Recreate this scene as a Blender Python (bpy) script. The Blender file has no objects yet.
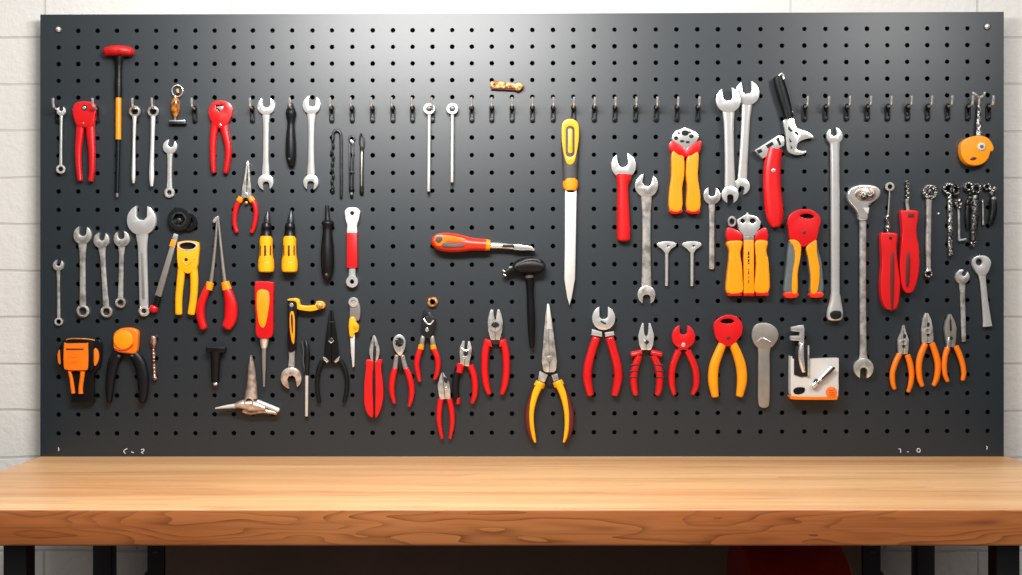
import bpy, bmesh, math, random
from mathutils import Vector, Matrix
random.seed(7)
SC = bpy.context.scene
COL = SC.collection
# ------------------------------------------------------------------ measures
S = 0.00127            # metres per unit on the board (one hole pitch is about one inch)
D = 2.2                # camera to board
CX, CY = 511.0, 287.5  # centre of the board lattice units
H = 0.90 + 169 * S     # eye height: bench top is at 0.90 m
pi = math.pi


def W(x, y, d=0.0, k=1.0):
    return Vector(((x - CX) * S * k, -d * S, H + (CY - y) * S * k))


# ------------------------------------------------------------------ materials
def lin(c):
    return tuple(((v / 255) / 12.92 if v / 255 <= 0.04045 else ((v / 255 + 0.055) / 1.055) ** 2.4) for v in c) + (1,)


def material(name, rgb, rough=0.4, metal=0.0, vary=0.12, scale=60, bump=0.0, dark=None, coat=0.0, spec=0.5, bscale=None, lo=0.35, hi=0.75):
    m = bpy.data.materials.new(name)
    m.use_nodes = True
    nt = m.node_tree
    N, L = nt.nodes, nt.links
    b = N['Principled BSDF']
    b.inputs['Roughness'].default_value = rough
    b.inputs['Metallic'].default_value = metal
    b.inputs['Coat Weight'].default_value = coat
    b.inputs['Specular IOR Level'].default_value = spec
    tc = N.new('ShaderNodeTexCoord')
    nz = N.new('ShaderNodeTexNoise')
    nz.inputs['Scale'].default_value = scale
    nz.inputs['Detail'].default_value = 4
    L.new(tc.outputs['Object'], nz.inputs['Vector'])
    rp = N.new('ShaderNodeValToRGB')
    c = lin(rgb)
    d = lin(dark) if dark else tuple(v * (1 - vary) for v in c[:3]) + (1,)
    e = tuple(min(1, v * (1 + vary * 0.4)) for v in c[:3]) + (1,)
    rp.color_ramp.elements[0].position = lo
    rp.color_ramp.elements[1].position = hi
    rp.color_ramp.elements[0].color = d
    rp.color_ramp.elements[1].color = e
    L.new(nz.outputs['Fac'], rp.inputs['Fac'])
    L.new(rp.outputs['Color'], b.inputs['Base Color'])
    if bump:
        n2 = N.new('ShaderNodeTexNoise')
        n2.inputs['Scale'].default_value = bscale or scale * 4
        L.new(tc.outputs['Object'], n2.inputs['Vector'])
        bp = N.new('ShaderNodeBump')
        bp.inputs['Strength'].default_value = bump
        bp.inputs['Distance'].default_value = 0.001
        L.new(n2.outputs['Fac'], bp.inputs['Height'])
        L.new(bp.outputs['Normal'], b.inputs['Normal'])
    return m


M = {
    'steel': material('satin_steel', (236, 236, 234), 0.22, 0.68, 0.08, 70),
    'chrome': material('bright_chrome', (240, 240, 238), 0.15, 0.76, 0.1, 60),
    'worn': material('worn_steel', (220, 217, 212), 0.24, 0.7, 0.3, 120, 0.0, dark=(160, 155, 149), lo=0.3, hi=0.6),
    'pewter': material('pewter', (218, 202, 190), 0.3, 0.7, 0.3, 140, 0.3, dark=(150, 132, 120), lo=0.3, hi=0.62),
    'grey': material('brushed_grey_steel', (158, 153, 147), 0.36, 0.6, 0.12, 80, 0.1),
    'gun': material('gunmetal', (78, 78, 80), 0.35, 0.8, 0.4, 120, 0.2),
    'blacksteel': material('black_steel', (38, 38, 40), 0.38, 0.5, 0.3, 100, 0.1),
    'knurl': material('knurled_steel', (186, 184, 180), 0.28, 0.9, 0.3, 420, 0.9, dark=(38, 36, 34), lo=0.42, hi=0.58, bscale=520),
    'darkknurl': material('dark_knurled_steel', (120, 118, 116), 0.3, 0.85, 0.3, 420, 0.9, dark=(20, 20, 20), lo=0.42, hi=0.62, bscale=500),
    'blade': material('pale_blade_steel', (222, 222, 218), 0.4, 0.55, 0.06, 40),
    'red': material('red_plastic', (206, 14, 19), 0.34, 0, 0.12, 40, 0.05),
    'knurled_red': material('rough_red_enamel', (200, 14, 18), 0.45, 0, 0.3, 300, 0.8, bscale=420),
    'crimson': material('crimson_enamel', (200, 13, 19), 0.3, 0, 0.12, 30, 0.04, coat=0.3),
    'orangered': material('orange_red_plastic', (216, 46, 16), 0.33, 0, 0.12, 40),
    'orange': material('orange_plastic', (236, 116, 8), 0.36, 0, 0.1, 40, 0.05),
    'amber': material('amber_plastic', (242, 146, 6), 0.36, 0, 0.08, 40, 0.04),
    'yellow': material('yellow_plastic', (240, 168, 10), 0.36, 0, 0.08, 40, 0.04),
    'resin': material('amber_resin', (214, 138, 44), 0.15, 0, 0.5, 150, 0, dark=(96, 44, 12), coat=0.6),
    'black': material('black_plastic', (12, 12, 14), 0.34, 0, 0.2, 60, 0.05, spec=0.28),
    'rubber': material('black_rubber', (13, 14, 17), 0.4, 0, 0.2, 120, 0.2, spec=0.28),
    'slate': material('slate_rubber', (84, 94, 94), 0.6, 0, 0.12, 100, 0.1),
    'char': material('charcoal_rubber', (70, 68, 68), 0.55, 0, 0.25, 100, 0.3),
    'maroon': material('maroon_rubber', (92, 22, 22), 0.5, 0, 0.2, 80),
    'hole': material('dark_recess', (10, 10, 11), 0.8, 0, 0.1, 30),  # near-black standing in for shade inside holes and gaps; also used for print
    'brass': material('brass', (206, 146, 84), 0.32, 0.8, 0.3, 90, 0.1),
    'bronze': material('rough_bronze', (222, 160, 96), 0.4, 0.5, 0.4, 200, 0.5, dark=(110, 60, 24), lo=0.38, hi=0.6),
    'copper': material('coppery_steel', (200, 166, 150), 0.3, 0.8, 0.4, 160, 0.2, dark=(90, 60, 52), lo=0.35, hi=0.6),
    'white': material('white_plastic', (196, 193, 188), 0.45, 0, 0.06, 30),
    'chalk': material('chalk', (215, 218, 220), 0.9, 0, 0.2, 200),
    'badge': material('orange_badge', (238, 116, 30), 0.5, 0, 0.25, 300),
    'frame': material('black_powder_coat', (17, 18, 21), 0.45, 0, 0.2, 60),
    'panel': material('dark_brown_board', (120, 98, 84), 0.6, 0, 0.2, 8),
    'toolbox': material('dark_red_enamel', (150, 22, 30), 0.4, 0, 0.2, 10),
}


def board_mat():
    m = material('charcoal_painted_board', (10, 24, 32), 0.40, 0.0, 0.05, 3, 0.03, bscale=900, spec=0.82)
    return m


def wall_mat():
    m = bpy.data.materials.new('painted_block_wall')
    m.use_nodes = True
    nt = m.node_tree
    N, L = nt.nodes, nt.links
    b = N['Principled BSDF']
    b.inputs['Roughness'].default_value = 0.75
    tc = N.new('ShaderNodeTexCoord')
    mp = N.new('ShaderNodeMapping')
    mp.inputs['Rotation'].default_value = (pi / 2, 0, 0)
    L.new(tc.outputs['Object'], mp.inputs['Vector'])
    sp = N.new('ShaderNodeSeparateXYZ')
    L.new(tc.outputs['Object'], sp.inputs[0])
    nzd = N.new('ShaderNodeTexNoise')
    nzd.inputs['Scale'].default_value = 9
    L.new(tc.outputs['Object'], nzd.inputs['Vector'])
    cb = N.new('ShaderNodeCombineXYZ')
    ma = N.new('ShaderNodeMath')
    ma.operation = 'MULTIPLY_ADD'
    ma.inputs[1].default_value = 0.008
    L.new(nzd.outputs['Fac'], ma.inputs[0])
    L.new(sp.outputs['Z'], ma.inputs[2])
    L.new(sp.outputs['X'], cb.inputs['X'])
    L.new(ma.outputs[0], cb.inputs['Y'])

    def brick(w, h, mortar, smooth):
        bt = N.new('ShaderNodeTexBrick')
        bt.inputs['Scale'].default_value = 1.0
        bt.inputs['Brick Width'].default_value = w
        bt.inputs['Row Height'].default_value = h
        bt.inputs['Mortar Size'].default_value = mortar
        bt.inputs['Mortar Smooth'].default_value = smooth
        bt.offset = 0.5
        L.new(cb.outputs[0], bt.inputs['Vector'])
        return bt
    b1 = brick(0.24, 0.06, 0.0022, 0.6)
    n1 = N.new('ShaderNodeTexNoise')
    n1.inputs['Scale'].default_value = 5
    n1.inputs['Detail'].default_value = 6
    L.new(tc.outputs['Object'], n1.inputs['Vector'])
    n2 = N.new('ShaderNodeTexNoise')
    n2.inputs['Scale'].default_value = 130
    n2.inputs['Detail'].default_value = 5
    L.new(tc.outputs['Object'], n2.inputs['Vector'])
    rp = N.new('ShaderNodeValToRGB')
    rp.color_ramp.elements[0].color = lin((200, 197, 192))
    rp.color_ramp.elements[1].color = lin((221, 218, 213))
    L.new(n1.outputs['Fac'], rp.inputs['Fac'])
    fade = N.new('ShaderNodeMath')
    fade.operation = 'MULTIPLY'
    L.new(b1.outputs['Fac'], fade.inputs[0])
    L.new(n1.outputs['Fac'], fade.inputs[1])
    mx = N.new('ShaderNodeMix')
    mx.data_type = 'RGBA'
    L.new(fade.outputs[0], mx.inputs['Factor'])
    L.new(rp.outputs['Color'], mx.inputs['A'])
    mx.inputs['B'].default_value = lin((164, 159, 152))
    L.new(mx.outputs['Result'], b.inputs['Base Color'])
    su = N.new('ShaderNodeMath')
    su.operation = 'MULTIPLY_ADD'
    su.inputs[1].default_value = -1.4
    L.new(fade.outputs[0], su.inputs[0])
    L.new(n2.outputs['Fac'], su.inputs[2])
    bp = N.new('ShaderNodeBump')
    bp.inputs['Strength'].default_value = 0.35
    bp.inputs['Distance'].default_value = 0.003
    L.new(su.outputs[0], bp.inputs['Height'])
    L.new(bp.outputs['Normal'], b.inputs['Normal'])
    return m


def wood_mat(name, light, mid, dark, face=False):
    """Grain that runs along X; contour lines of a stretched noise make the cathedral figure."""
    m = bpy.data.materials.new(name)
    m.use_nodes = True
    nt = m.node_tree
    N, L = nt.nodes, nt.links
    b = N['Principled BSDF']
    b.inputs['Roughness'].default_value = 0.4
    tc = N.new('ShaderNodeTexCoord')

    def noise(sx, sy, sz, detail=3, rough=0.5):
        mp = N.new('ShaderNodeMapping')
        mp.inputs['Scale'].default_value = (sx, sy, sz)
        L.new(tc.outputs['Object'], mp.inputs['Vector'])
        nz = N.new('ShaderNodeTexNoise')
        nz.inputs['Scale'].default_value = 1
        nz.inputs['Detail'].default_value = detail
        nz.inputs['Roughness'].default_value = rough
        L.new(mp.outputs[0], nz.inputs['Vector'])
        return nz

    def mth(op, a, b_=None, c_=None):
        n = N.new('ShaderNodeMath')
        n.operation = op
        for i, v in enumerate((a, b_, c_)):
            if v is None:
                continue
            if isinstance(v, (int, float)):
                n.inputs[i].default_value = v
            else:
                L.new(v, n.inputs[i])
        return n.outputs[0]
    if face:
        big = noise(3.6, 20, 27, 2, 0.5)
        rings = mth('FRACT', mth('MULTIPLY', big.outputs['Fac'], 14))
        st = noise(9, 160, 160, 4, 0.65)
        line = mth('MULTIPLY', mth('POWER', rings, 3.0), mth('MULTIPLY_ADD', st.outputs['Fac'], 2.6, -0.5))
        line = mth('MAXIMUM', line, mth('MULTIPLY', mth('SUBTRACT', 0.5, noise(2.2, 90, 150, 4, 0.7).outputs['Fac']), 3.0))
        line = mth('MINIMUM', line, 1.0)
    else:
        big = noise(1.2, 16, 16, 3, 0.6)
        rings = mth('FRACT', mth('MULTIPLY', big.outputs['Fac'], 5))
        line = mth('MULTIPLY', mth('POWER', rings, 3.5), 0.5)
    fine = noise(6, 420, 420, 4, 0.7)
    tone = noise(1.0 if not face else 3.0, 11, 11 if not face else 20, 3, 0.6)
    t1 = mth('ADD', mth('MULTIPLY', tone.outputs['Fac'], 1.25), mth('MULTIPLY', fine.outputs['Fac'], 0.35))
    t1 = mth('SUBTRACT', t1, 0.3)
    rp = N.new('ShaderNodeValToRGB')
    rp.color_ramp.elements[0].position = 0.25
    rp.color_ramp.elements[1].position = 0.75
    rp.color_ramp.elements[0].color = lin(mid)
    rp.color_ramp.elements[1].color = lin(light)
    L.new(t1, rp.inputs['Fac'])
    mx = N.new('ShaderNodeMix')
    mx.data_type = 'RGBA'
    L.new(mth('MULTIPLY', line, 0.72), mx.inputs['Factor'])
    L.new(rp.outputs['Color'], mx.inputs['A'])
    mx.inputs['B'].default_value = lin(dark)
    L.new(mx.outputs['Result'], b.inputs['Base Color'])
    bp = N.new('ShaderNodeBump')
    bp.inputs['Strength'].default_value = 0.08
    bp.inputs['Distance'].default_value = 0.001
    L.new(fine.outputs['Fac'], bp.inputs['Height'])
    L.new(bp.outputs['Normal'], b.inputs['Normal'])
    return m


M['board'] = board_mat()
M['wall'] = wall_mat()
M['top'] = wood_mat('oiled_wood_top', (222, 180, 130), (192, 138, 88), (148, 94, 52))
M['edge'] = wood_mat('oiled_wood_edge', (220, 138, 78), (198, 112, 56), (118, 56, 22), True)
M['floor'] = material('grey_concrete', (120, 116, 110), 0.8, 0, 0.25, 6, 0.2)


# ------------------------------------------------------------------ geometry
def smooth(pts, n=4, closed=True):
    out = []
    m = len(pts)
    rng = range(m if closed else m - 1)
    g = (lambda i: pts[i % m]) if closed else (lambda i: pts[max(0, min(m - 1, i))])
    for i in rng:
        p0, p1, p2, p3 = g(i - 1), g(i), g(i + 1), g(i + 2)
        for j in range(n):
            t = j / n
            out.append(tuple(0.5 * (2 * b + (c - a) * t + (2 * a - 5 * b + 4 * c - d) * t * t + (3 * b - a - 3 * c + d) * t ** 3)
                             for a, b, c, d in zip(p0, p1, p2, p3)))
    if not closed:
        out.append(tuple(pts[-1]))
    return out


class G:
    """Collects shells in board units (x right, y down, d out of the board)."""

    def __init__(s):
        s.bm = bmesh.new()

    def plate(s, pts, d0, d1, bev=0.6, holes=(), seg=2):
        bm = s.bm
        loops = [pts] + list(holes)
        if not holes:
            vs = [bm.verts.new((p[0], p[1], d0)) for p in pts]
            f = bm.faces.new(vs)
            faces = [f]
        else:
            edges = []
            for lp in loops:
                vs = [bm.verts.new((p[0], p[1], d0)) for p in lp]
                edges += [bm.edges.new((vs[i], vs[(i + 1) % len(vs)])) for i in range(len(vs))]
            r = bmesh.ops.triangle_fill(bm, use_beauty=True, use_dissolve=False, edges=edges)
            faces = [g for g in r['geom'] if isinstance(g, bmesh.types.BMFace)]
        r = bmesh.ops.extrude_face_region(bm, geom=faces)
        top = [g for g in r['geom'] if isinstance(g, bmesh.types.BMVert)]
        for v in top:
            v.co.z = d1
        if bev:
            ts = set(top)
            tf = [g for g in r['geom'] if isinstance(g, bmesh.types.BMFace)]
            tfs = set(tf)
            es = [e for e in bm.edges if e.verts[0] in ts and e.verts[1] in ts and any(f not in tfs for f in e.link_faces)]
            bmesh.ops.bevel(bm, geom=es, offset=bev, offset_type='OFFSET', segments=seg, profile=0.55, affect='EDGES', clamp_overlap=True)
        return s

    def _loft(s, rings, cap=True):
        bm = s.bm
        prev = None
        first = None
        for ring in rings:
            vs = [bm.verts.new(p) for p in ring]
            if prev:
                n = len(vs)
                for i in range(n):
                    bm.faces.new((prev[i], prev[(i + 1) % n], vs[(i + 1) % n], vs[i]))
            else:
                first = vs
            prev = vs
        if cap:
            bm.faces.new(first[::-1])
            bm.faces.new(prev)
        return s

    def sweep(s, path, d=5.0, hd=None, n=14, ex=2.0, sub=5, cap=(0.5, 0.5), curve=True):
        """path: (x, y, half width[, half depth[, depth]]) in the board plane."""
        P = []
        for p in path:
            w = p[2]
            h = p[3] if len(p) > 3 and p[3] is not None else (hd if hd else min(w, d))
            dd = p[4] if len(p) > 4 else d
            P.append((p[0], p[1], w, h, dd))
        if curve and len(P) > 2:
            P = smooth(P, sub, False)
        m = len(P)
        R = []
        for i, p in enumerate(P):
            a, b = P[max(0, i - 1)], P[min(m - 1, i + 1)]
            t = Vector((b[0] - a[0], b[1] - a[1]))
            t = t.normalized() if t.length > 1e-6 else Vector((0, 1))
            R.append((p, t))
        full = []

        def ring(p, t, sc=1.0, off=0.0):
            nx, ny = -t.y, t.x
            o = []
            for j in range(n):
                a = 2 * pi * j / n
                ca, sa = math.cos(a), math.sin(a)
                u = math.copysign(abs(ca) ** (2 / ex), ca) * p[2] * sc
                v = math.copysign(abs(sa) ** (2 / ex), sa) * p[3] * sc
                o.append((p[0] + t.x * off + nx * u, p[1] + t.y * off + ny * u, p[4] + v))
            return o
        c0, c1 = cap
        if c0:
            for a in (0.15, 0.5, 0.85, 1.2):
                full.append(ring(R[0][0], R[0][1], math.sin(a), -math.cos(a) * R[0][0][2] * c0))
        for p, t in R:
            full.append(ring(p, t))
        if c1:
            for a in (1.2, 0.85, 0.5, 0.15):
                full.append(ring(R[-1][0], R[-1][1], math.sin(a), math.cos(a) * R[-1][0][2] * c1))
        return s._loft(full)

    def tube(s, pts, r, n=8, sub=4, curve=True):
        P = [Vector(p) for p in (smooth(pts, sub, False) if curve and len(pts) > 2 else pts)]
        m = len(P)
        rings = []
        nrm = None
        for i in range(m):
            t = (P[min(m - 1, i + 1)] - P[max(0, i - 1)]).normalized()
            if nrm is None:
                nrm = t.orthogonal().normalized()
            nrm = (nrm - t * nrm.dot(t)).normalized()
            bn = t.cross(nrm)
            rr = r[min(i * len(r) // m, len(r) - 1)] if isinstance(r, (list, tuple)) else r
            rings.append([tuple(P[i] + (nrm * math.cos(2 * pi * j / n) + bn * math.sin(2 * pi * j / n)) * rr) for j in range(n)])
        return s._loft(rings)

    def ring(s, x, y, ro, ri, d0, d1, n=28, inner=None, sy=1.0, bev=0.5):
        bm = s.bm
        prof = [(ro, d0), (ro, d1 - bev), (ro - bev, d1), (ri + bev * 0.6, d1), (ri, d1 - bev * 0.6), (ri, d0)]
        cols = []
        for j in range(n):
            a = 2 * pi * j / n
            k = 1.0
            if inner:
                seg = 2 * pi / inner
                k = math.cos(seg / 2) / math.cos((a % seg) - seg / 2)
            c = []
            for q, (r, d) in enumerate(prof):
                rr = r * (k if q >= 3 else 1)
                c.append(bm.verts.new((x + rr * math.cos(a), y + rr * math.sin(a) * sy, d)))
            cols.append(c)
        for j in range(n):
            a, b = cols[j], cols[(j + 1) % n]
            for q in range(len(prof)):
                q2 = (q + 1) % len(prof)
                bm.faces.new((a[q], b[q], b[q2], a[q2]))
        return s

    def cyl(s, x, y, r, d0, d1, n=20, bev=0.3, ry=None):
        pts = [(x + r * math.cos(2 * pi * i / n), y + (ry or r) * math.sin(2 * pi * i / n)) for i in range(n)]
        return s.plate(pts, d0, d1, bev)

    def ball(s, x, y, d, rx, ry, rd, u=18, v=12):
        r = bmesh.ops.create_uvsphere(s.bm, u_segments=u, v_segments=v, radius=1)
        for w in r['verts']:
            w.co = Vector((x + w.co.x * rx, y + w.co.y * ry, d + w.co.z * rd))
        return s

    def box(s, x0, y0, x1, y1, d0, d1, bev=0.5, r=0.0):
        if r:
            return s.plate(rrect(x0, y0, x1, y1, r), d0, d1, bev)
        return s.plate([(x0, y0), (x1, y0), (x1, y1), (x0, y1)], d0, d1, bev)

    def slab(s, path, w, d0, d1, bev=0.5):
        """flat bar along a two-point line with half widths w=(w0, w1)."""
        (x0, y0), (x1, y1) = path
        t = Vector((x1 - x0, y1 - y0)).normalized()
        nx, ny = -t.y, t.x
        return s.plate([(x0 + nx * w[0], y0 + ny * w[0]), (x1 + nx * w[1], y1 + ny * w[1]), (x1 - nx * w[1], y1 - ny * w[1]), (x0 - nx * w[0], y0 - ny * w[0])], d0, d1, bev)


def rrect(x0, y0, x1, y1, r, n=4):
    out = []
    for cx, cy, a0 in ((x1 - r, y0 + r, -90), (x1 - r, y1 - r, 0), (x0 + r, y1 - r, 90), (x0 + r, y0 + r, 180)):
        for i in range(n + 1):
            a = math.radians(a0 + 90 * i / n)
            out.append((cx + r * math.cos(a), cy + r * math.sin(a)))
    return out


def ell(x, y, rx, ry=None, n=20):
    ry = ry or rx
    return [(x + rx * math.cos(2 * pi * i / n), y + ry * math.sin(2 * pi * i / n)) for i in range(n)]


def ngon(x, y, r, n=6, a0=0):
    return [(x + r * math.cos(2 * pi * i / n + math.radians(a0)), y + r * math.sin(2 * pi * i / n + math.radians(a0))) for i in range(n)]


def link_mesh(name, bm, mat, conv, parent=None, angle=38):
    bmesh.ops.recalc_face_normals(bm, faces=bm.faces)
    for v in bm.verts:
        v.co = conv(v.co)
    # the conversion mirrors two axes, so make the normals face outwards again
    bmesh.ops.recalc_face_normals(bm, faces=bm.faces)
    me = bpy.data.meshes.new(name)
    bm.to_mesh(me)
    bm.free()
    me.materials.append(mat)
    me.shade_smooth()
    me.set_sharp_from_angle(angle=math.radians(angle))
    o = bpy.data.objects.new(name, me)
    COL.objects.link(o)
    if parent:
        o.parent = parent
    return o


LABELS = {}


class Thing:
    def __init__(s, name, label, cat, x, y, group=None, d0=5.0):
        s.x, s.y = x, y
        s.k = 1 - 0.55 * d0 * S / D
        e = bpy.data.objects.new(name, None)
        e.empty_display_size = 0.01
        e.location = W(x, y, 0, s.k)
        e['label'] = label
        e['category'] = cat
        if group:
            e['group'] = group
        COL.objects.link(e)
        s.e = e

    def conv(s, c):
        return Vector(((c.x - s.x) * S * s.k, -c.z * S, (s.y - c.y) * S * s.k))

    def add(s, name, g, mat, parent=None, label=None, angle=38):
        o = link_mesh(name, g.bm, M[mat] if isinstance(mat, str) else mat, s.conv, parent or s.e, angle)
        if label:
            o['label'] = label
        return o


def Z(ox, oy, sc):
    return lambda *p: [(ox + q[0] / sc, oy + q[1] / sc) + tuple(q[2:]) for q in p]


# ------------------------------------------------------------------ the setting
def struct_box(name, lo, hi, mat, kind='structure', parent=None, bev=0.0):
    bm = bmesh.new()
    bmesh.ops.create_cube(bm, size=1)
    for v in bm.verts:
        v.co = Vector([(a + b) / 2 + c * (b - a) for a, b, c in zip(lo, hi, v.co)])
    if bev:
        bmesh.ops.bevel(bm, geom=list(bm.edges), offset=bev, segments=3, profile=0.6, affect='EDGES')
    me = bpy.data.meshes.new(name)
    bm.to_mesh(me)
    bm.free()
    me.materials.append(M[mat])
    if bev:
        me.shade_smooth()
        me.set_sharp_from_angle(angle=math.radians(40))
    o = bpy.data.objects.new(name, me)
    COL.objects.link(o)
    if parent:
        o.parent = parent
    if kind:
        o['kind'] = kind
    return o


WALL_Y = 0.028
struct_box('wall_back', (-2.2, WALL_Y, 0), (2.2, WALL_Y + 0.12, 2.6), 'wall')
struct_box('floor', (-2.2, -3.2, -0.1), (2.2, WALL_Y + 0.12, 0), 'floor')

# ---- pegboard: every hole is a real hole
COLS = [58.6, 78.2, 97.6, 116.9, 136.8, 156.1, 175.7, 195.4, 214.6, 233.9, 252.9, 272.5, 292.2, 312.5, 332, 352.4, 372.7, 393, 412.6, 432.5, 452.2, 471.8, 491.8, 512,
        532.3, 553, 573.3, 593.9, 614.5, 635.1, 655.8, 676.4, 697.3, 717.9, 739.2, 760.5, 782.1, 804.4, 825.4, 846.3, 867, 887.3, 907.2, 927.2, 947.1, 967.4, 987.7]
ROWS = [30.0, 46.6, 63.2, 80, 96.9, 119.8, 137.4, 155, 172.6, 190.6, 209.1, 227.5, 246.1, 264.6, 283.2, 301.7, 320.4, 338.9, 357.5, 376.1, 394.8, 413.7, 432.6]
BX0, BX1, BY0, BY1 = 40.3, 1003.8, 13.6, 456.5


def tilt(x, y):
    return y + (CX - x) / 471 * (0.9 if x < CX else 1.7)


def build_board():
    T = Thing('pegboard', 'large charcoal grey perforated pegboard standing on the workbench against the white block wall', 'pegboard', CX, BY1, d0=0)
    bm = bmesh.new()
    th = 4.0
    xs = [BX0] + [(a + b) / 2 for a, b in zip(COLS, COLS[1:])] + [BX1]
    ys = [BY0] + [(a + b) / 2 for a, b in zip(ROWS, ROWS[1:])] + [BY1]
    grid = {}
    n = 12

    def gv(i, j, d):
        if (i, j, d) not in grid:
            grid[i, j, d] = bm.verts.new((xs[i], tilt(xs[i], ys[j]) if j < len(ys) - 1 else ys[j], d))
        return grid[i, j, d]
    order = [(1, 1), (0, 1), (0, 0), (1, 0)]
    skip = {(0, 0), (len(COLS) - 1, 0)}
    for i, x in enumerate(COLS):
        for j, y in enumerate(ROWS):
            yy = tilt(x, y)
            fr = [gv(i + a, j + b, 0) for a, b in order]
            if (i, j) in skip:
                bm.faces.new(fr)
                continue
            r = 2.35 + 0.1 * math.sin(i * 7.1 + j * 3.7)
            cf = [bm.verts.new((x + r * math.cos(2 * pi * (q + 0.5) / n), yy + r * math.sin(2 * pi * (q + 0.5) / n), 0)) for q in range(n)]
            cb = [bm.verts.new((v.co.x, v.co.y, -th)) for v in cf]
            for q in range(n):
                bm.faces.new((cf[q], cf[(q + 1) % n], cb[(q + 1) % n], cb[q]))
            # corner q*3 sits near quadrant q: verts 0-2 lower right, 3-5 lower left, 6-8 upper left, 9-11 upper right
            for q in range(4):
                c, c2 = fr[q], fr[(q + 1) % 4]
                a = [cf[(3 * q + u) % n] for u in (0, 1, 2, 3)]
                bm.faces.new((c, a[1], a[0])) if False else None
                bm.faces.new((c, a[0], a[1]))
                bm.faces.new((c, a[1], a[2]))
                bm.faces.new((c, a[2], a[3], c2))
    # rim
    ni, nj = len(xs) - 1, len(ys) - 1
    rim = [(i, 0) for i in range(ni)] + [(ni, j) for j in range(nj)] + [(i, nj) for i in range(ni, 0, -1)] + [(0, j) for j in range(nj, 0, -1)]
    back = [bm.verts.new((gv(i, j, 0).co.x, gv(i, j, 0).co.y, -th)) for i, j in rim]
    for q in range(len(rim)):
        a, b = gv(*rim[q], 0), gv(*rim[(q + 1) % len(rim)], 0)
        bm.faces.new((a, b, back[(q + 1) % len(rim)], back[q]))
    g = G()
    g.bm.free()
    g.bm = bm
    T.add('perforated_sheet', g, 'board', angle=30)
    # added dark layer that stands in for the shaded gap behind the holes
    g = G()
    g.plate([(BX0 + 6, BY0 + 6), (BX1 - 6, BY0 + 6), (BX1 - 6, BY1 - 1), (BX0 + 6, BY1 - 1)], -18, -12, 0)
    T.add('gap_shade_sheet', g, 'hole')
    return T


build_board()
for x, y, lab in ((58.3, 29.6, 'silver pan head screw in the upper left corner of the pegboard'), (987.3, 26.6, 'silver pan head screw in the upper right corner of the pegboard')):
    T = Thing('board_screw', lab, 'screw', x, y, d0=2, group='corner screws of the pegboard')
    T.add('washer', G().ring(x, y, 3.6, 1.6, 0.05, 0.9, 20), 'gun')
    T.add('screw_head', G().ball(x, y - 0.2, 0.9, 2.9, 2.9, 2.2), 'chrome')

# small pale marks along the board's lower edge
for name, lab, x, y, strokes in (
    ('chalk_mark', 'small white hooked chalk mark at the lower left edge of the pegboard', 124.5, 451,
     [[(127.2, 448.6), (124.6, 450), (123.8, 451.6), (125.4, 453.6)]]),
    ('chalk_mark', 'short white chalk dash between two marks at the lower left of the pegboard', 132.8, 452.4, [[(131.2, 451.9), (134, 452.9)]]),
    ('chalk_mark', 'small white looped chalk mark right of the dash at the lower left of the pegboard', 143, 451.3,
     [[(141, 449.8), (143.8, 449.2), (143.6, 451.2), (141.4, 452.2), (143.4, 453.6)]]),
    ('chalk_mark', 'tiny white tick in the lower left corner of the pegboard', 58.6, 449, [[(58.2, 447.4), (58.8, 449), (58.5, 451)]]),
    ('chalk_mark', 'small white hooked chalk mark at the lower right of the pegboard', 900, 450.4,
     [[(898.6, 449), (899.6, 448.8), (900.6, 450), (900.6, 452.6)]]),
    ('chalk_mark', 'white chalk dot between two marks at the lower right of the pegboard', 907.8, 452, [[(907.2, 451.8), (908.4, 452)]]),
    ('chalk_mark', 'small white chalk ring at the lower right of the pegboard', 918.4, 450.4,
     [[(917, 449.2), (918.6, 448.4), (920.2, 450), (919.6, 452), (917.6, 452), (916.9, 450.4), (917.4, 449)]]),
    ('chalk_mark', 'tiny white tick in the lower right corner of the pegboard', 986.8, 447.6, [[(986.2, 446.2), (987.2, 447), (986.8, 449.4)]])):
    T = Thing(name, lab, 'mark', x, y, d0=0, group='chalk marks along the lower edge of the pegboard')
    g = G()
    for st in strokes:
        g.tube([(a, b, 0.15) for a, b in st], 0.42, 6, 3)
    T.add('stroke', g, 'chalk')

# ---- workbench
e = bpy.data.objects.new('workbench', None)
e.location = (0, 0, 0)
e['label'] = 'wooden topped workbench with black steel legs in front of the pegboard'
e['category'] = 'workbench'
COL.objects.link(e)
TOPZ, THK, FY = 0.90, 0.0355, -0.524
bmt = bmesh.new()
BX = (-0.5985, 0.632)
bmesh.ops.create_cube(bmt, size=1)
for v in bmt.verts:
    v.co = Vector(((BX[0] + BX[1]) / 2 + v.co.x * (BX[1] - BX[0]), (FY + WALL_Y - 0.001) / 2 + v.co.y * (WALL_Y - 0.001 - FY), TOPZ - THK / 2 + v.co.z * THK))
bmesh.ops.bevel(bmt, geom=list(bmt.edges), offset=0.0022, segments=3, profile=0.6, affect='EDGES')
me = bpy.data.meshes.new('worktop')
bmt.normal_update()
for f in bmt.faces:
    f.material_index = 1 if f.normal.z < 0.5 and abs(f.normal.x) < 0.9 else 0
bmt.to_mesh(me)
bmt.free()
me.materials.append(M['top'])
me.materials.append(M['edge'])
me.shade_smooth()
me.set_sharp_from_angle(angle=math.radians(40))
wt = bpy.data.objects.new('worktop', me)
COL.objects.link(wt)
wt.parent = e
BZ = TOPZ - THK
for x0, x1, y0, y1 in ((-0.4985, -0.4755, -0.50, -0.468), (0.4765, 0.4995, -0.50, -0.468), (-0.517, -0.4936, -0.06, -0.03), (0.501, 0.524, -0.06, -0.03)):
    struct_box('leg', (x0, y0, 0), (x1, y1, BZ), 'frame', None, e, 0.002)
struct_box('rail', (-0.4755, -0.497, 0.30), (0.4765, -0.472, 0.34), 'frame', None, e, 0.002)
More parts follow.
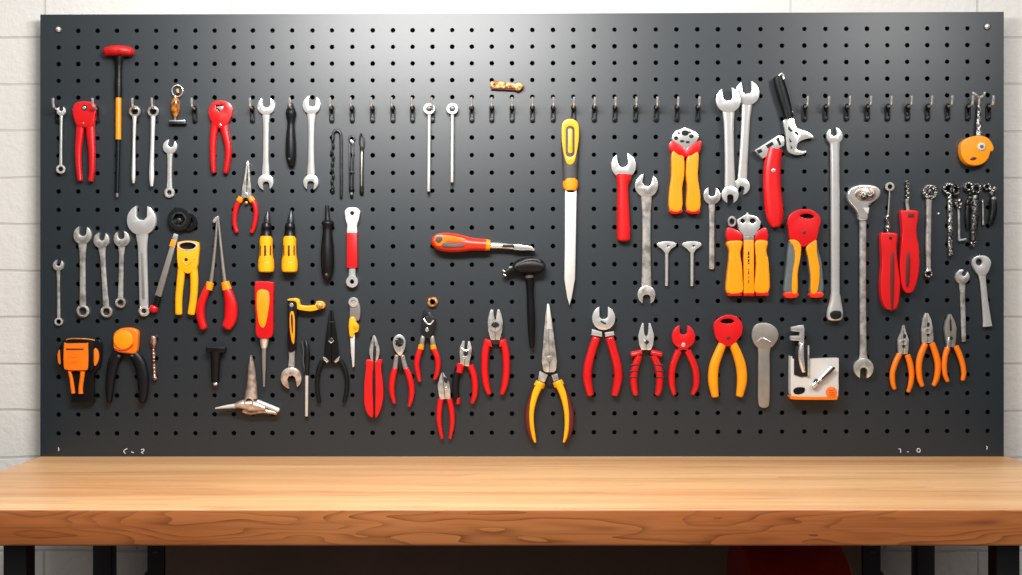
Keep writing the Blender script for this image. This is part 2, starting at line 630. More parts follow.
struct_box('rail', (-0.4936, -0.055, 0.30), (0.501, -0.035, 0.34), 'frame', None, e, 0.002)
struct_box('lower_shelf', (-0.51, -0.50, 0.34), (0.52, -0.03, 0.36), 'panel', None, e, 0.001)
for x0, x1, sgn in ((-0.457, -0.4355, 1), (0.4418, 0.4645, -1)):
    bm = G()
    up = struct_box('slotted_upright', (x0, -0.024, 0.36), (x1, -0.006, BZ), 'frame', None, e, 0.001)
    for z in (BZ - 0.018, BZ - 0.05, BZ - 0.082):
        struct_box('bolt', ((x0 + x1) / 2 - 0.004, -0.026, z - 0.002), ((x0 + x1) / 2 + 0.004, -0.0235, z + 0.002), 'gun', None, up, 0.0006)
    xb = x0 if sgn > 0 else x1
    # small brace
    bmb = bmesh.new()
    vs = [bmb.verts.new((xb, y, z)) for y in (-0.022, -0.008) for z in (BZ - 0.105, BZ - 0.125)]
    vs2 = [bmb.verts.new((xb - sgn * 0.03, y, z)) for y in (-0.022, -0.008) for z in (BZ - 0.145, BZ - 0.165)]
    for a, b, c, d in ((0, 1, 3, 2),):
        bmb.faces.new((vs[a], vs[b], vs[c], vs[d]))
        bmb.faces.new((vs2[a], vs2[c - 1 if False else 2], vs2[3], vs2[1]))
    for a, b in ((0, 1), (1, 3), (3, 2), (2, 0)):
        bmb.faces.new((vs[a], vs[b], vs2[b], vs2[a]))
    bmesh.ops.recalc_face_normals(bmb, faces=bmb.faces)
    mb = bpy.data.meshes.new('brace')
    bmb.to_mesh(mb)
    bmb.free()
    mb.materials.append(M['frame'])
    ob = bpy.data.objects.new('brace', mb)
    COL.objects.link(ob)
    ob.parent = e
struct_box('back_panel', (-0.435, -0.022, 0.36), (0.4413, -0.01, BZ - 0.001), 'panel', None, e, 0.001)

# ---- red toolbox on the lower shelf
tb = bpy.data.objects.new('toolbox', None)
tb.location = (0.31, -0.26, 0.361)
tb['label'] = 'dark red metal toolbox with a rounded lid in the shadow under the workbench'
tb['category'] = 'toolbox'
COL.objects.link(tb)


def tbpart(name, profile, x0, x1, mat, bev=0.006):
    bm = bmesh.new()
    vs = [bm.verts.new((x0, y, z)) for y, z in profile]
    f = bm.faces.new(vs)
    r = bmesh.ops.extrude_face_region(bm, geom=[f])
    for v in r['geom']:
        if isinstance(v, bmesh.types.BMVert):
            v.co.x = x1
    bmesh.ops.recalc_face_normals(bm, faces=bm.faces)
    bmesh.ops.bevel(bm, geom=[q for q in bm.edges if q.calc_face_angle(0) > 0.6], offset=bev, segments=3, profile=0.5, affect='EDGES', clamp_overlap=True)
    me = bpy.data.meshes.new(name)
    bm.to_mesh(me)
    bm.free()
    me.materials.append(M[mat])
    me.shade_smooth()
    me.set_sharp_from_angle(angle=math.radians(40))
    o = bpy.data.objects.new(name, me)
    COL.objects.link(o)
    o.parent = tb
    return o


tbpart('case', [(-0.11, 0), (0.11, 0), (0.11, 0.37), (-0.11, 0.37)], -0.053, 0.053, 'toolbox')
lidp = [(-0.112, 0.371)] + [(-0.112 * math.cos(a), 0.42 + 0.05 * math.sin(a)) for a in [pi * i / 12 for i in range(13)]] + [(0.112, 0.371)]
tbpart('lid', lidp[::-1], -0.055, 0.055, 'toolbox', 0.003)
tbpart('latch', [(-0.118, 0.34), (-0.1125, 0.34), (-0.1125, 0.40), (-0.118, 0.40)], -0.012, 0.012, 'gun', 0.001)
bm = G()
bm.tube([(-45, 0, 0), (-45, -14, 0), (-36, -19, 0), (36, -19, 0), (45, -14, 0), (45, 0, 0)], 4, 10, 5)
ho = link_mesh('carry_handle', bm.bm, M['toolbox'], lambda c: Vector((c.x * 0.001, 0, 0.467 - c.y * 0.001)), tb)


# ------------------------------------------------------------------ peg hooks
def ordinal(n):
    w = ['first', 'second', 'third', 'fourth', 'fifth', 'sixth', 'seventh', 'eighth', 'ninth', 'tenth', 'eleventh', 'twelfth', 'thirteenth', 'fourteenth', 'fifteenth', 'sixteenth',
         'seventeenth', 'eighteenth', 'nineteenth', 'twentieth']
    return w[n - 1]


hook_proto = None


def peg_hook(x, label, name='peg_hook'):
    global hook_proto
    y = tilt(x, 119.8)
    if hook_proto is None:
        T = Thing(name, label, 'hook', x, y, 'peg hooks in the row across the upper pegboard', 0)
        c = T.add('clip', G().plate(rrect(x - 2.5, y - 13, x + 2.5, y + 2.6, 2.2), 0.1, 3.2, 0.5, holes=[rrect(x - 0.9, y - 7.5, x + 0.9, y - 1.6, 0.8)]), 'black')
        T.add('knuckle', G().ball(x, y - 11.5, 4.2, 2.5, 3.0, 2.6), 'black', c)
        T.add('wire_hook', G().tube([(x, y - 11, 4), (x, y - 11, 13), (x, y - 12.4, 18.5), (x, y - 16, 20.5), (x, y - 20.4, 21)], 1.2, 10, 5), 'chrome')
        hook_proto = T.e
        return T.e
    r = hook_proto.copy()
    COL.objects.link(r)
    r.location = W(x, y, 0, 1)
    r['label'] = label
    for ch in list(hook_proto.children):
        c = ch.copy()
        COL.objects.link(c)
        c.parent = r
        for gch in ch.children:
            g2 = gch.copy()
            COL.objects.link(g2)
            g2.parent = c
    return r


HOOKS = [
    (0, 'peg hook at the left end of the hook row, holding the thin silver wrench'),
    (2, 'empty peg hook just right of the red cutter head at far left'),
    (4, 'peg hook holding the slim silver spanner right of the yellow striped pole'),
    (5, 'peg hook holding the second slim silver spanner, left of the amber key tool'),
    (7, 'empty peg hook between the amber key tool and the second red cutter'),
    (10, 'empty peg hook between the second red cutter and a large silver wrench'),
    (12, 'peg hook holding the black awl handle between two large silver wrenches'),
    (14, 'empty peg hook directly above the dark chain hook'),
    (15, 'empty peg hook directly above the thin dark ring topped key'),
    (16, 'empty peg hook above and right of the slender dark loop tool'),
    (17, 'empty peg hook with bare board below it, second left of the twin silver rods'),
    (18, 'empty peg hook immediately left of the twin silver rods'),
    (19, 'peg hook partly hidden by the left one of the twin silver rods'),
    (21, 'empty peg hook immediately right of the twin silver rods'),
    (22, 'empty peg hook under the left end of the brass latch'),
    (23, 'empty peg hook under the right end of the brass latch'),
    (24, 'empty peg hook just right of the brass latch'),
    (25, 'empty peg hook up and left of the yellow saw handle'),
    (26, 'short peg hook directly above the yellow saw handle'),
    (27, 'empty peg hook, first to the right of the yellow saw handle'),
    (28, 'empty peg hook above the left side of the red handled wrench'),
    (29, 'empty peg hook above and right of the red handled wrench'),
    (30, 'empty peg hook up and left of the orange handled hex head pliers'),
    (31, 'empty peg hook directly above the orange handled hex head pliers'),
    (32, 'empty peg hook between the orange hex head pliers and the wrench pair'),
    (37, 'empty peg hook right of the black handled hook spanner'),
    (38, 'empty peg hook directly above the long silver wrench'),
    (39, 'empty peg hook just right of the long silver wrench top'),
    (40, 'empty peg hook above the polished ratchet head'),
    (41, 'empty peg hook above the red driver with the ring tip'),
    (42, 'empty peg hook above the red driver with the fluted tip'),
    (43, 'empty peg hook above the knurled ring wrench'),
    (44, 'empty peg hook left of the round orange tape measure'),
    (45, 'peg hook beside the left side of the tape measure link'),
    (46, 'peg hook at the right end of the hook row'),
]
for i, lab in HOOKS:
    peg_hook(COLS[i], lab)


# ------------------------------------------------------------------ tool kits
def open_head(x, y, r, ang, sw, sd, d0, d1, sy=1.0, bev=0.6, n=26, sw2=None, st=1.1):
    """round wrench head with a parallel slot that opens towards ang (degrees, y down)."""
    a = math.radians(ang)
    u = (math.cos(a), math.sin(a))
    v = (-u[1], u[0])
    h = sw / 2
    h2 = (sw2 or sw) / 2
    al = math.asin(min(0.95, h / r))
    pts = []
    for i in range(n + 1):
        t = al + (2 * pi - 2 * al) * i / n
        c = math.cos(t)
        c *= st if c > 0 else 1
        pts.append((x + r * (u[0] * c + v[0] * math.sin(t)), y + r * (u[1] * c + v[1] * math.sin(t)) * sy))
    fl = r * math.cos(al) * st - sd
    for p, q in ((fl + h2 * 0.6, -h2), (fl, -h2 * 0.5), (fl, h2 * 0.5), (fl + h2 * 0.6, h2)):
        pts.append((x + u[0] * p + v[0] * q, y + u[1] * p + v[1] * q))
    return G().plate(pts, d0, d1, bev)


def wrench(name, label, top, bot, w, mat='steel', dbase=0.3, th=4.5, group=None, groove=False, cat='wrench'):
    """top / bot: ('open', x, y, r, ang, slot, depth) | ('ring', x, y, ro, ri[, inner]) | ('none', x, y).  w: half widths top, middle, bottom."""
    T = Thing(name, label, cat, top[1], top[2], group, d0=dbase + th)
    for s in (top, bot):
        if s[0] == 'open':
            T.add('open_jaw', open_head(*s[1:7], dbase, dbase + th, bev=min(0.95, s[3] * 0.1)), mat)
        elif s[0] == 'ring':
            T.add('ring_end', G().ring(s[1], s[2], s[3], s[4], dbase, dbase + th, 32, s[5] if len(s) > 5 else None, bev=min(1.2, (s[3] - s[4]) * 0.45)), mat)
    dx, dy = bot[1] - top[1], bot[2] - top[2]
    Ln = math.hypot(dx, dy)
    ra = {'open': lambda s: s[3] * 0.72, 'ring': lambda s: (s[3] + s[4]) / 2, 'none': lambda s: 0}
    a, b = ra[top[0]](top) / Ln, 1 - ra[bot[0]](bot) / Ln
    pt = lambda t: (top[1] + dx * t, top[2] + dy * t)
    m = dbase + th * 0.5
    hd = th * 0.4
    path = [pt(a) + (w[0], hd, m), pt(a + (b - a) * .07) + (w[0] * .72 + w[1] * .28, hd, m), pt(a + (b - a) * .25) + (w[1], hd, m), pt(a + (b - a) * .7) + (w[1], hd, m),
            pt(a + (b - a) * .93) + (w[2] * .75 + w[1] * .25, hd, m), pt(b) + (w[2], hd, m)]
    flat = (0.0 if top[0] != 'none' else 0.6, 0.0 if bot[0] != 'none' else 0.6)
    sh = T.add('shaft', G().sweep(path, n=18, ex=2.5, cap=flat), mat)
    if groove:
        p0, p1 = pt(a + (b - a) * .28), pt(a + (b - a) * .9)
        T.add('groove', G().slab([p0, p1], (w[1] * .3, w[1] * .3), m + hd - 0.5, m + hd + 0.12, 0.1), 'grey', sh)
    return T


def jaws(T, tip, base, prof, mat, d0=2.5, d1=7.5, gap=0.25, bev=0.6, names=('jaw', 'jaw')):
    """two half jaws along tip -> base; prof: (t, half width[, inner gap])."""
    dx, dy = base[0] - tip[0], base[1] - tip[1]
    L = math.hypot(dx, dy)
    n = (-dy / L, dx / L)
    out = []
    for s in (1, -1):
        o = [(tip[0] + dx * p[0] + n[0] * s * p[1], tip[1] + dy * p[0] + n[1] * s * p[1]) for p in prof]
        i = [(tip[0] + dx * p[0] + n[0] * s * (p[2] if len(p) > 2 else gap), tip[1] + dy * p[0] + n[1] * s * (p[2] if len(p) > 2 else gap)) for p in prof]
        out.append(T.add(names[0], G().plate(o + i[::-1], d0, d1, bev), mat))
    return out


def pliers(name, label, x, y, handles, hmat, head=None, hd=4.2, dh=5.2, cat='pliers', group=None, tips=None, ex=2.3, cap=(0.25, 0.6)):
    """handles: list of sweep paths (x, y, half width)."""
    T = Thing(name, label, cat, x, y, group, d0=8)
    T.h = []
    for p in handles:
        T.h.append(T.add('handle', G().sweep([(q[0], q[1], q[2] * .9, min(hd, max(q[2], 1.6))) for q in p], d=dh, n=16, ex=ex, cap=cap), hmat))
    return T


def rivet(T, x, y, r, d0, d1, mat='chrome', name='pivot'):
    return T.add(name, G().cyl(x, y, r, d0, d1, 18, min(0.5, r * .3)), mat)

# ------------------------------------------------------------------ tools, upper left
B = Z(40, 100, 5.678)
C = Z(200, 80, 4.75)
DD = Z(40, 195, 4.106)
E = Z(190, 190, 4.79)
wrench('combination_wrench', 'thin silver wrench hanging on the leftmost hook of the pegboard', ('open', 61.8, 111.5, 4.4, -90, 4.0, 4.2), ('ring', 61.2, 169.3, 4.5, 2.5), (1.6, 1.3, 1.5), th=3.2, dbase=4)


def red_cutter(label, x, y, outline, hole, bolt, bolt2, splits):
    T = Thing('tube_cutter', label, 'cutter', x, y, 'red cutters with one piece bodies', d0=8)
    T.add('body', G().plate(smooth(outline, 3), 0.4, 7.5, 2.0, holes=[hole] if hole else (), seg=4), 'crimson')
    return T


T = Thing('tube_cutter', 'all red cutter with a round solid head and bolt, hanging near the far left', 'cutter', 85.5, 108, d0=8)
head = B((205, 20), (245, 8), (300, 14), (323, 42), (316, 100), (306, 150), (250, 158), (215, 148), (196, 108), (188, 55))
T.add('head', G().plate(smooth(head, 4), 2.5, 8.5, 1.6, seg=4), 'crimson')
hl = B((232, 130, 4.2), (226, 200, 4.0), (218, 300, 3.3), (222, 400, 3.0), (230, 458, 2.6))
hr = B((285, 130, 4.8), (288, 200, 4.4), (296, 300, 3.5), (296, 400, 3.0), (289, 460, 2.6))
for h in (hl, hr):
    T.add('handle', G().sweep([q + (3.4,) for q in h], d=4.6, ex=2.6, cap=(0.2, 0.3)), 'crimson')
x, y = B((257, 47))[0]
T.add('washer', G().ring(x, y, 2.9, 1.6, 8.3, 8.9), 'hole')
rivet(T, x, y, 1.8, 8.2, 9.4)
x, y = B((250, 136))[0]
rivet(T, x, y, 1.3, 8.2, 9.2, 'brass')

T = Thing('long_mallet', 'long slim mallet with a red cap, black grip and yellow and black pole', 'mallet', 119.3, 52, d0=8)
T.add('mallet_head', G().sweep([(104.6, 52.6, 2.6, 3), (107, 52.2, 4.4, 6), (113, 51.5, 5.2, 8.5), (119.5, 51.2, 5.4, 9), (126, 51.6, 5.2, 8.5), (132, 52.4, 4.2, 6), (134.4, 53, 2.4, 3)], d=9.2, ex=2.2, cap=(0.4, 0.4)), 'knurled_red')
gr = T.add('grip', G().sweep([(119.3, 55, 7.6), (119.1, 59, 5.0), (118.9, 66, 3.9), (118.8, 76, 3.6), (118.7, 86, 4.0), (118.6, 97.5, 3.7)], d=5, cap=(0, 0.1)), 'rubber')
T.add('pole', G().sweep([(118.6, 97, 2.9), (118.4, 139.5, 2.85)], d=5, cap=(0, 0)), 'amber')
T.add('lower_pole', G().sweep([(118.4, 139.5, 2.5), (117.3, 193, 2.0)], d=5, cap=(0, 0)), 'rubber')
T.add('tip', G().sweep([(117.3, 192.8, 1.5), (117.2, 196.8, 1.3)], d=5, cap=(0, 0.4)), 'grey')

for xs, lab, rr in (((135.2, 134.4, 133.8), 'slim silver spanner with a rounded end, left one of the two beside the yellow pole', (3.4, 1.6, 2.0)),
                    ((153.6, 152.8, 151.9), 'slim silver spanner with a wide rounded end, hanging left of the amber key tool', (2.6, 2.0, 2.6))):
    T = Thing('drift_spanner', lab, 'spanner', xs[0], 111, 'slim silver spanners with rounded ends', d0=8)
    T.add('ring_end', G().ring(xs[0], 111.5, 5.6, 3.4, 4, 7.6, 24), 'worn')
    T.add('shaft', G().sweep([(xs[0] - .2, 115.5, rr[0], 1.8), (xs[0] - .3, 120, rr[1] + .4, 1.8), (xs[1], 140, rr[1], 1.7), (xs[2] + .2, 164, rr[1] + .3, 1.7), (xs[2], 177, rr[2], 1.7), (xs[2], 183 + (xs[0] > 150) * 3, rr[2] * .6, 1.3)], d=5.8, cap=(0, .5)), 'blade')

T = Thing('key_tool', 'small amber handled T-shaped key with a wire ring above it', 'key tool', 177, 92, d0=5)
T.add('wire_ring', G().tube([(177.5 + 5.4 * math.cos(a), 91 + 5.8 * math.sin(a), 3.5) for a in [2 * pi * i / 20 for i in range(21)]], 0.6, 8, 2), 'chrome')
T.add('tag', G().slab([(177.2, 89), (178, 93.2)], (1.2, 1.5), 2.5, 4, .3), 'bronze')
T.add('amber_body', G().sweep([(176.2, 98.5, 2.2), (176, 101, 4.0), (175.8, 107, 4.4), (175.6, 112, 4.0), (175.4, 116.5, 2.2)], d=4.8, cap=(.4, .6)), 'resin')
T.add('neck', G().sweep([(175.6, 96, 1.3), (175.4, 122.5, 1.1)], d=4.4), 'chrome')
T.add('crossbar', G().box(169.6, 120.8, 186.4, 124.4, 0.5, 7, .6), 'gun')
T.add('crossbar_edge', G().box(170, 120.6, 186, 122, 6.4, 7.6, .3), 'worn')

wrench('combination_wrench', 'small silver open wrench under the amber key tool', ('open', 170, 147, 7.0, -72, 5.6, 7), ('ring', 169.4, 192.6, 5.2, 2.4), (3.2, 2.4, 3.0), 'steel', th=4)

T = Thing('tube_cutter', 'all red cutter with a cut out in its head, hung left of the large wrenches', 'cutter', 220, 105, d0=8)
head = C((47, 140), (62, 110), (95, 99), (132, 105), (155, 128), (154, 165), (135, 205), (105, 232), (70, 215), (48, 175))
hole = C((78, 120), (112, 118), (116, 135), (95, 155), (78, 140))
T.add('head', G().plate(smooth(head, 4), 2.5, 8.5, 1.4, holes=[hole]), 'crimson')
T.add('cutting_blade', G().plate(C((78, 128), (104, 118), (114, 132), (98, 150), (88, 138)), 1.5, 4, .3), 'worn')
for h in (C((78, 190, 4.6), (66, 250, 3.8), (62, 320, 3.3), (62, 390, 3.0), (66, 440, 2.2)), C((110, 190, 5.0), (120, 250, 4.2), (133, 310, 3.6), (134, 370, 3.2), (122, 440, 2.6))):
    T.add('handle', G().sweep([q + (3.6,) for q in h], d=4.6, ex=2.5, cap=(0.2, 0.4)), 'crimson')
rivet(T, *C((100, 215))[0], 1.2, 8.2, 9.0)

T = pliers('long_nose_pliers', 'small long nose pliers with red handles below the second red cutter', 245, 200,
           [E((248, 38, 3.0), (226, 70, 2.9), (215, 115, 2.7), (214, 165, 2.5), (224, 200, 2.3)), E((290, 38, 3.0), (310, 70, 2.9), (316, 115, 2.7), (308, 170, 2.5), (296, 202, 2.3))], 'red', hd=3.4, dh=4.2)
jaws(T, (248.2, 161), (246.6, 198), [(0, .8), (.25, 1.9), (.5, 2.9, .9), (.72, 4.2), (1, 5.0)], 'worn')
for i, (a, b) in enumerate((((246, 36), (234, 54)), ((288, 36), (300, 54)))):
    p = E(a, b)
    T.add('collar', G().sweep([p[0] + (3.2, 3.6), p[1] + (3.2, 3.6)], d=4.2, cap=(.1, .1)), 'amber', T.h[i])
rivet(T, 246.3, 194, 1.7, 7.2, 8.4)
rivet(T, 246.2, 203, 1.6, 3, 6, 'brass', 'spring')

wrench('double_open_wrench', 'large silver double open ended wrench between the red cutter and the black awl', ('open', 266.2, 106.4, 8.8, -90, 8.2, 9.5), ('open', 265.7, 182, 7.8, 82, 6.4, 8), (4.2, 3.0, 4.0), 'steel')
T = Thing('awl', 'black handled awl hung on a hook between the two large wrenches', 'awl', 291, 110, d0=8)
T.add('handle', G().sweep(C((433, 140, 4.4), (433, 160, 5.4), (433, 205, 3.7), (432, 260, 4.6), (432, 320, 5.4), (433, 370, 5.0), (436, 402, 3.4)), d=5.8, cap=(.4, .6)), 'rubber')
T.add('hang_loop', G().tube([(288.6, 110, 5.5), (288.6, 105, 6), (291, 103, 6), (293.4, 105, 6), (293.4, 110, 5.5)], .8), 'gun')
T.add('end_cap', G().ball(*C((428, 376))[0], 9.6, 1.6, 1.6, 1.2), 'char')
wrench('double_open_wrench', 'large silver double open ended wrench right of the black awl', ('open', 311.5, 105.4, 9.0, -80, 7.0, 10.5), ('open', 311, 182.2, 7.6, 95, 6.4, 8.5), (4.8, 3.2, 4.2), 'steel')

T = Thing('chain_hook', 'dark J-shaped hook with a twisted short leg and a long straight leg', 'hook', 336, 131, d0=5)
T.add('long_leg', G().tube([(333, 139, 3), (333.4, 133, 3), (336.6, 130.2, 3), (339.8, 132.4, 3), (341, 138, 3), (341.2, 165, 3), (341.2, 193, 2.6), (341, 197.4, 2)], 1.5, 10, 4), 'gun')
g = G()
for i in range(9):
    g.ball(332.6 + .7 * math.sin(i * 2.4), 140 + i * 6, 3, 1.6, 3.3, 1.7, 10, 8)
T.add('twisted_leg', g, 'blacksteel')
T.add('end_knob', G().ball(332.5, 191, 2.8, 2.2, 2.2, 2.2), 'black')
T = Thing('tension_key', 'thin dark twin bar key with a round ring top, middle of the three dark tools', 'key', 351.7, 138, d0=5)
T.add('ring', G().ring(351.7, 138.6, 3.6, 1.8, 1.5, 4), 'gun')
T.add('tab', G().slab([(350.6, 140.5), (353.6, 143.5)], (1.2, 1.2), 2.5, 4.6, .3), 'chrome')
for dx in (-1.6, 1.6):
    T.add('bar', G().sweep([(351.3 + dx, 144, 1.0), (351.3 + dx, 189, .9)], d=2.6), 'gun')
T.add('cross_clip', G().box(348.8, 171.5, 354, 173.2, 1.4, 4, .3), 'blacksteel')
T.add('foot', G().sweep([(351.4, 188.5, 2.6), (351.4, 191.5, 2.4)], d=2.8), 'black')
T.add('foot_tip', G().sweep([(351.6, 195, 1.7), (351.6, 197, 1.6)], d=2.4), 'black')
T.add('foot_ring', G().sweep([(351.5, 192, 1.5), (351.5, 195, 1.5)], d=2.4), 'grey')
T = Thing('loop_pin', 'slender dark pin with a narrow open loop, rightmost of the three dark tools', 'pin', 361.8, 138, d0=5)
T.add('loop', G().tube([(361, 148, 2.6), (359.6, 142, 2.6), (360.4, 135, 2.6), (361.6, 134, 2.6), (363.6, 138, 2.6), (364, 145, 2.6), (362.4, 149, 2.6)], .75), 'gun')
T.add('collar', G().ball(361.8, 148.6, 2.8, 2, 2, 2), 'blacksteel')
T.add('shank', G().sweep([(361.8, 150, 1.9), (361.6, 170, 1.8), (361.6, 190, 2.0)], d=2.6), 'blacksteel')
T.add('bright_inlay', G().slab([(361.8, 152), (361.6, 186)], (.7, .7), 4.0, 4.6, .1), 'grey')
T.add('foot', G().sweep([(361.6, 190, 2.3), (361.6, 194, 1.8)], d=2.6), 'black')

# ------------------------------------------------------------------ second row, left
wrench('ratchet_wrench', 'tiny dark silver double ended wrench at the left edge of the board', ('open', 58.4, 265.4, 5.4, -75, 4.2, 6), ('ring', 58.8, 321.8, 4.2, 2.4), (2.0, 1.6, 1.7), 'worn', th=3.6)
wrench('combination_wrench', 'worn silver combination wrench, first and largest of the three left of the big wrench', ('open', 82.6, 235.4, 9.0, -84, 7.4, 9.5), ('ring', 82.9, 311.2, 6.4, 3.9), (4.6, 3.0, 3.4), 'worn')
wrench('combination_wrench', 'worn silver combination wrench, middle of the three left of the big wrench', ('open', 101.6, 240.5, 7.8, -80, 5.6, 8), ('ring', 106.5, 311.8, 5.9, 3.5), (4.0, 2.7, 3.4), 'worn')
wrench('combination_wrench', 'worn silver combination wrench, third and shortest of the three left of the big wrench', ('open', 121.9, 239.2, 8.0, -98, 6.4, 8), ('ring', 120.5, 302.8, 5.2, 2.9), (3.8, 2.5, 2.8), 'worn')
wrench('combination_wrench', 'big broad jawed silver wrench with a grooved shaft left of the black hex socket', ('open', 141.8, 220.8, 14.6, -88, 10.6, 14), ('ring', 144.2, 311, 5.4, 2.6), (6.6, 4.7, 4.6), 'steel', th=6, groove=True)

T = Thing('strap_wrench', 'black hex socket head on a grey stick handle with a red end cap', 'wrench', 179, 220, d0=8)
T.add('hex_socket', G().ring(179.5, 219.5, 11.6, 6.2, .4, 8, 30, 6, bev=1.2), 'rubber')
T.add('rear_socket', G().ring(188.5, 222, 8.8, 4.5, .3, 5.2, 30, bev=1.0), 'black')
T.add('nut', G().plate(ngon(179, 220.5, 2.8, 6, 15), 2, 6.5, .6), 'gun')
T.add('socket_rim', G().ring(179.5, 219.5, 7.6, 6.4, 7.6, 8.6, 30, 6, bev=.2), 'gun')
hp = DD((557, 172), (545, 205), (482, 425))
T.add('handle', G().slab([hp[0], hp[2]], (2.4, 3.2), 1.5, 6, .7), 'grey')
T.add('yellow_band', G().slab(DD((551, 184), (541, 212)), (2.3, 2.4), 5.2, 6.6, .4), 'amber')
T.add('neck_tip', G().slab(DD((560, 160), (553, 180)), (2.2, 2.4), 2, 6.4, .4), 'steel')
T.add('collar', G().sweep([q + (3.6, 3.6) for q in DD((486, 415), (472, 458))], d=4.2, cap=(.1, .1)), 'black')
T.add('end_cap', G().ball(153.8, 308.6, 4.6, 4.6, 4.4, 4.4), 'red')

T = Thing('pincers', 'all yellow end cutting pincers with a white rimmed oval mouth', 'pincers', 187.5, 245, d0=8)
out = DD((566, 205), (572, 193), (608, 188), (645, 192), (655, 205), (652, 260), (645, 300), (625, 315), (608, 322), (592, 315), (572, 300), (566, 260))
mouth = [(188.1 + 8.6 * math.cos(a), 246 + 3.6 * math.sin(a)) for a in [2 * pi * i / 20 for i in range(20)]]
T.add('head', G().plate(smooth(out, 3), 1.5, 8, 1.0, holes=[mouth]), 'yellow')
T.add('mouth_rim', G().ring(188.1, 246, 10.2, 8.4, 7.4, 8.6, 30, sy=.44, bev=.3), 'white')
for s, h in ((-1, DD((584, 285, 4.0), (577, 350, 3.8), (570, 430, 3.6), (570, 488, 3.5))), (1, DD((628, 285, 4.2), (634, 350, 4.0), (630, 430, 3.8), (621, 488, 3.8)))):
    T.add('handle', G().sweep([q + (3.6,) for q in h], d=4.4, ex=2.8, cap=(.1, .4)), 'yellow')
T.add('jaw_seam', G().tube([p + (8.0,) for p in DD((585, 265), (608, 288), (640, 262))], .35, 6), 'bronze')
rivet(T, *DD((603, 265))[0], 1.7, 7.8, 8.6, 'gun')

Y = Z(140, 200, 4.11)
T = pliers('long_nose_pliers', 'spread pliers with two very long thin steel jaws and red handles', 217, 225,
           [Y((282, 350, 3.6), (268, 385, 4.2), (252, 430, 4.6), (250, 480, 4.7), (262, 525, 4.3)), Y((350, 350, 3.6), (366, 390, 5.6), (375, 440, 7.2), (372, 490, 7.0), (358, 520, 5.8))], 'red', hd=4.4, dh=5.2)
for p in (Y((318, 72, 1.0), (312, 160, 1.4), (302, 260, 1.7), (291, 345, 2.0)), Y((322, 72, 1.0), (330, 160, 1.4), (340, 260, 1.7), (350, 345, 2.0))):
    T.add('jaw', G().sweep([q + (1.6,) for q in p], d=5, cap=(.3, .1)), 'grey')
T.add('jaw_tip', G().sweep(Y((304, 90, 1.6), (312, 78, 1.6), (322, 70, 1.4)), d=5.2), 'chrome')
for i, p in enumerate((Y((290, 338, 3.8), (281, 368, 4.2)), Y((350, 336, 4.0), (358, 368, 5.0)))):
    T.add('collar', G().sweep([q + (4.2,) for q in p], d=5.2, cap=(.05, .05)), 'amber', T.h[i])

for x, lab in ((266.5, 'stubby yellow screwdriver with a black bit, left one of the pair'), (290, 'stubby yellow screwdriver with a black bit, right one of the pair')):
    T = Thing('stubby_screwdriver', lab, 'screwdriver', x, 240, 'stubby yellow screwdrivers side by side', d0=9)
    T.add('bit', G().sweep([(x + 1.4, 210, .5), (x + 1.4, 213, 1.8), (x + 1, 219, 3.0), (x + .8, 226, 3.6)], d=7), 'gun')
    T.add('chuck', G().sweep([(x + .4, 223.5, 4.4), (x + .3, 227, 5.2), (x + .2, 231, 5.0), (x + .1, 237.5, 6.2)], d=7, cap=(.2, 0)), 'black')
    hb = T.add('handle', G().sweep([(x, 236.5, 5.6), (x, 240, 6.6), (x, 245, 6.6), (x, 255, 6.9), (x, 261, 8.0), (x, 268, 8.2), (x, 271.4, 7.4)], d=7.5, hd=7.2, ex=2.5, cap=(.1, .15)), 'yellow')
    for dx in (-4.4, 0, 4.4):
        T.add('grip_slot', G().sweep([(x + dx, 246, 1.2, 1.3), (x + dx, 255.6, 1.2, 1.3)], d=14.0 - abs(dx) * .4), 'maroon', hb)
    T.add('seam', G().tube([(x - 7.6, 262.6, 10.4), (x - 4, 262.6, 14), (x + 4, 262.6, 14), (x + 7.6, 262.6, 10.4)], .3, 6), 'bronze', hb)

T = Thing('nut_driver', 'black handled driver with a short black bit right of the stubby screwdrivers', 'screwdriver', 327.5, 225, d0=8)
T.add('bit', G().sweep(E((657, 76, 1.9), (658, 112, 2.2), (660, 150, 3.0)), d=6), 'blacksteel')
T.add('handle', G().sweep(E((661, 148, 5.2), (661, 162, 6.4), (660, 180, 4.6), (659, 230, 5.4), (659, 300, 6.6), (660, 370, 6.4), (658, 412, 4.8), (657, 428, 3.0)), d=6.6, cap=(.2, .4)), 'rubber')
T.add('end_disc', G().ball(*E((657, 406))[0], 11.2, 1.8, 1.8, 1.2), 'char')

T = Thing('ratchet_wrench', 'silver ring wrench with a wide red sleeve around its middle', 'wrench', 352.4, 214, d0=7)
out = [(344.8, 213), (346, 209.5), (349, 207.8), (352.4, 207.6), (356, 207.8), (359.2, 209.6), (360.2, 213), (358.6, 220), (357, 226), (356.8, 234), (347.6, 234), (347.4, 226), (346.2, 220)]
T.add('head', G().plate(smooth(out, 3), 1.5, 6.5, .8, holes=[ell(352.3, 213.4, 1.9)]), 'blade')
T.add('sleeve', G().box(347.2, 232.4, 357.5, 267.8, .4, 8, 1.0, .6), 'crimson')
T.add('lower_neck', G().sweep([(352.4, 266, 4.0, 2.4), (352.2, 272, 3.4, 2.4), (352.2, 278, 4, 2.4)], d=4, ex=3, cap=(0, 0)), 'steel')
T.add('ring_end', G().ring(352.2, 281.6, 6.0, 2.5, 1, 7, 30, 6), 'steel')

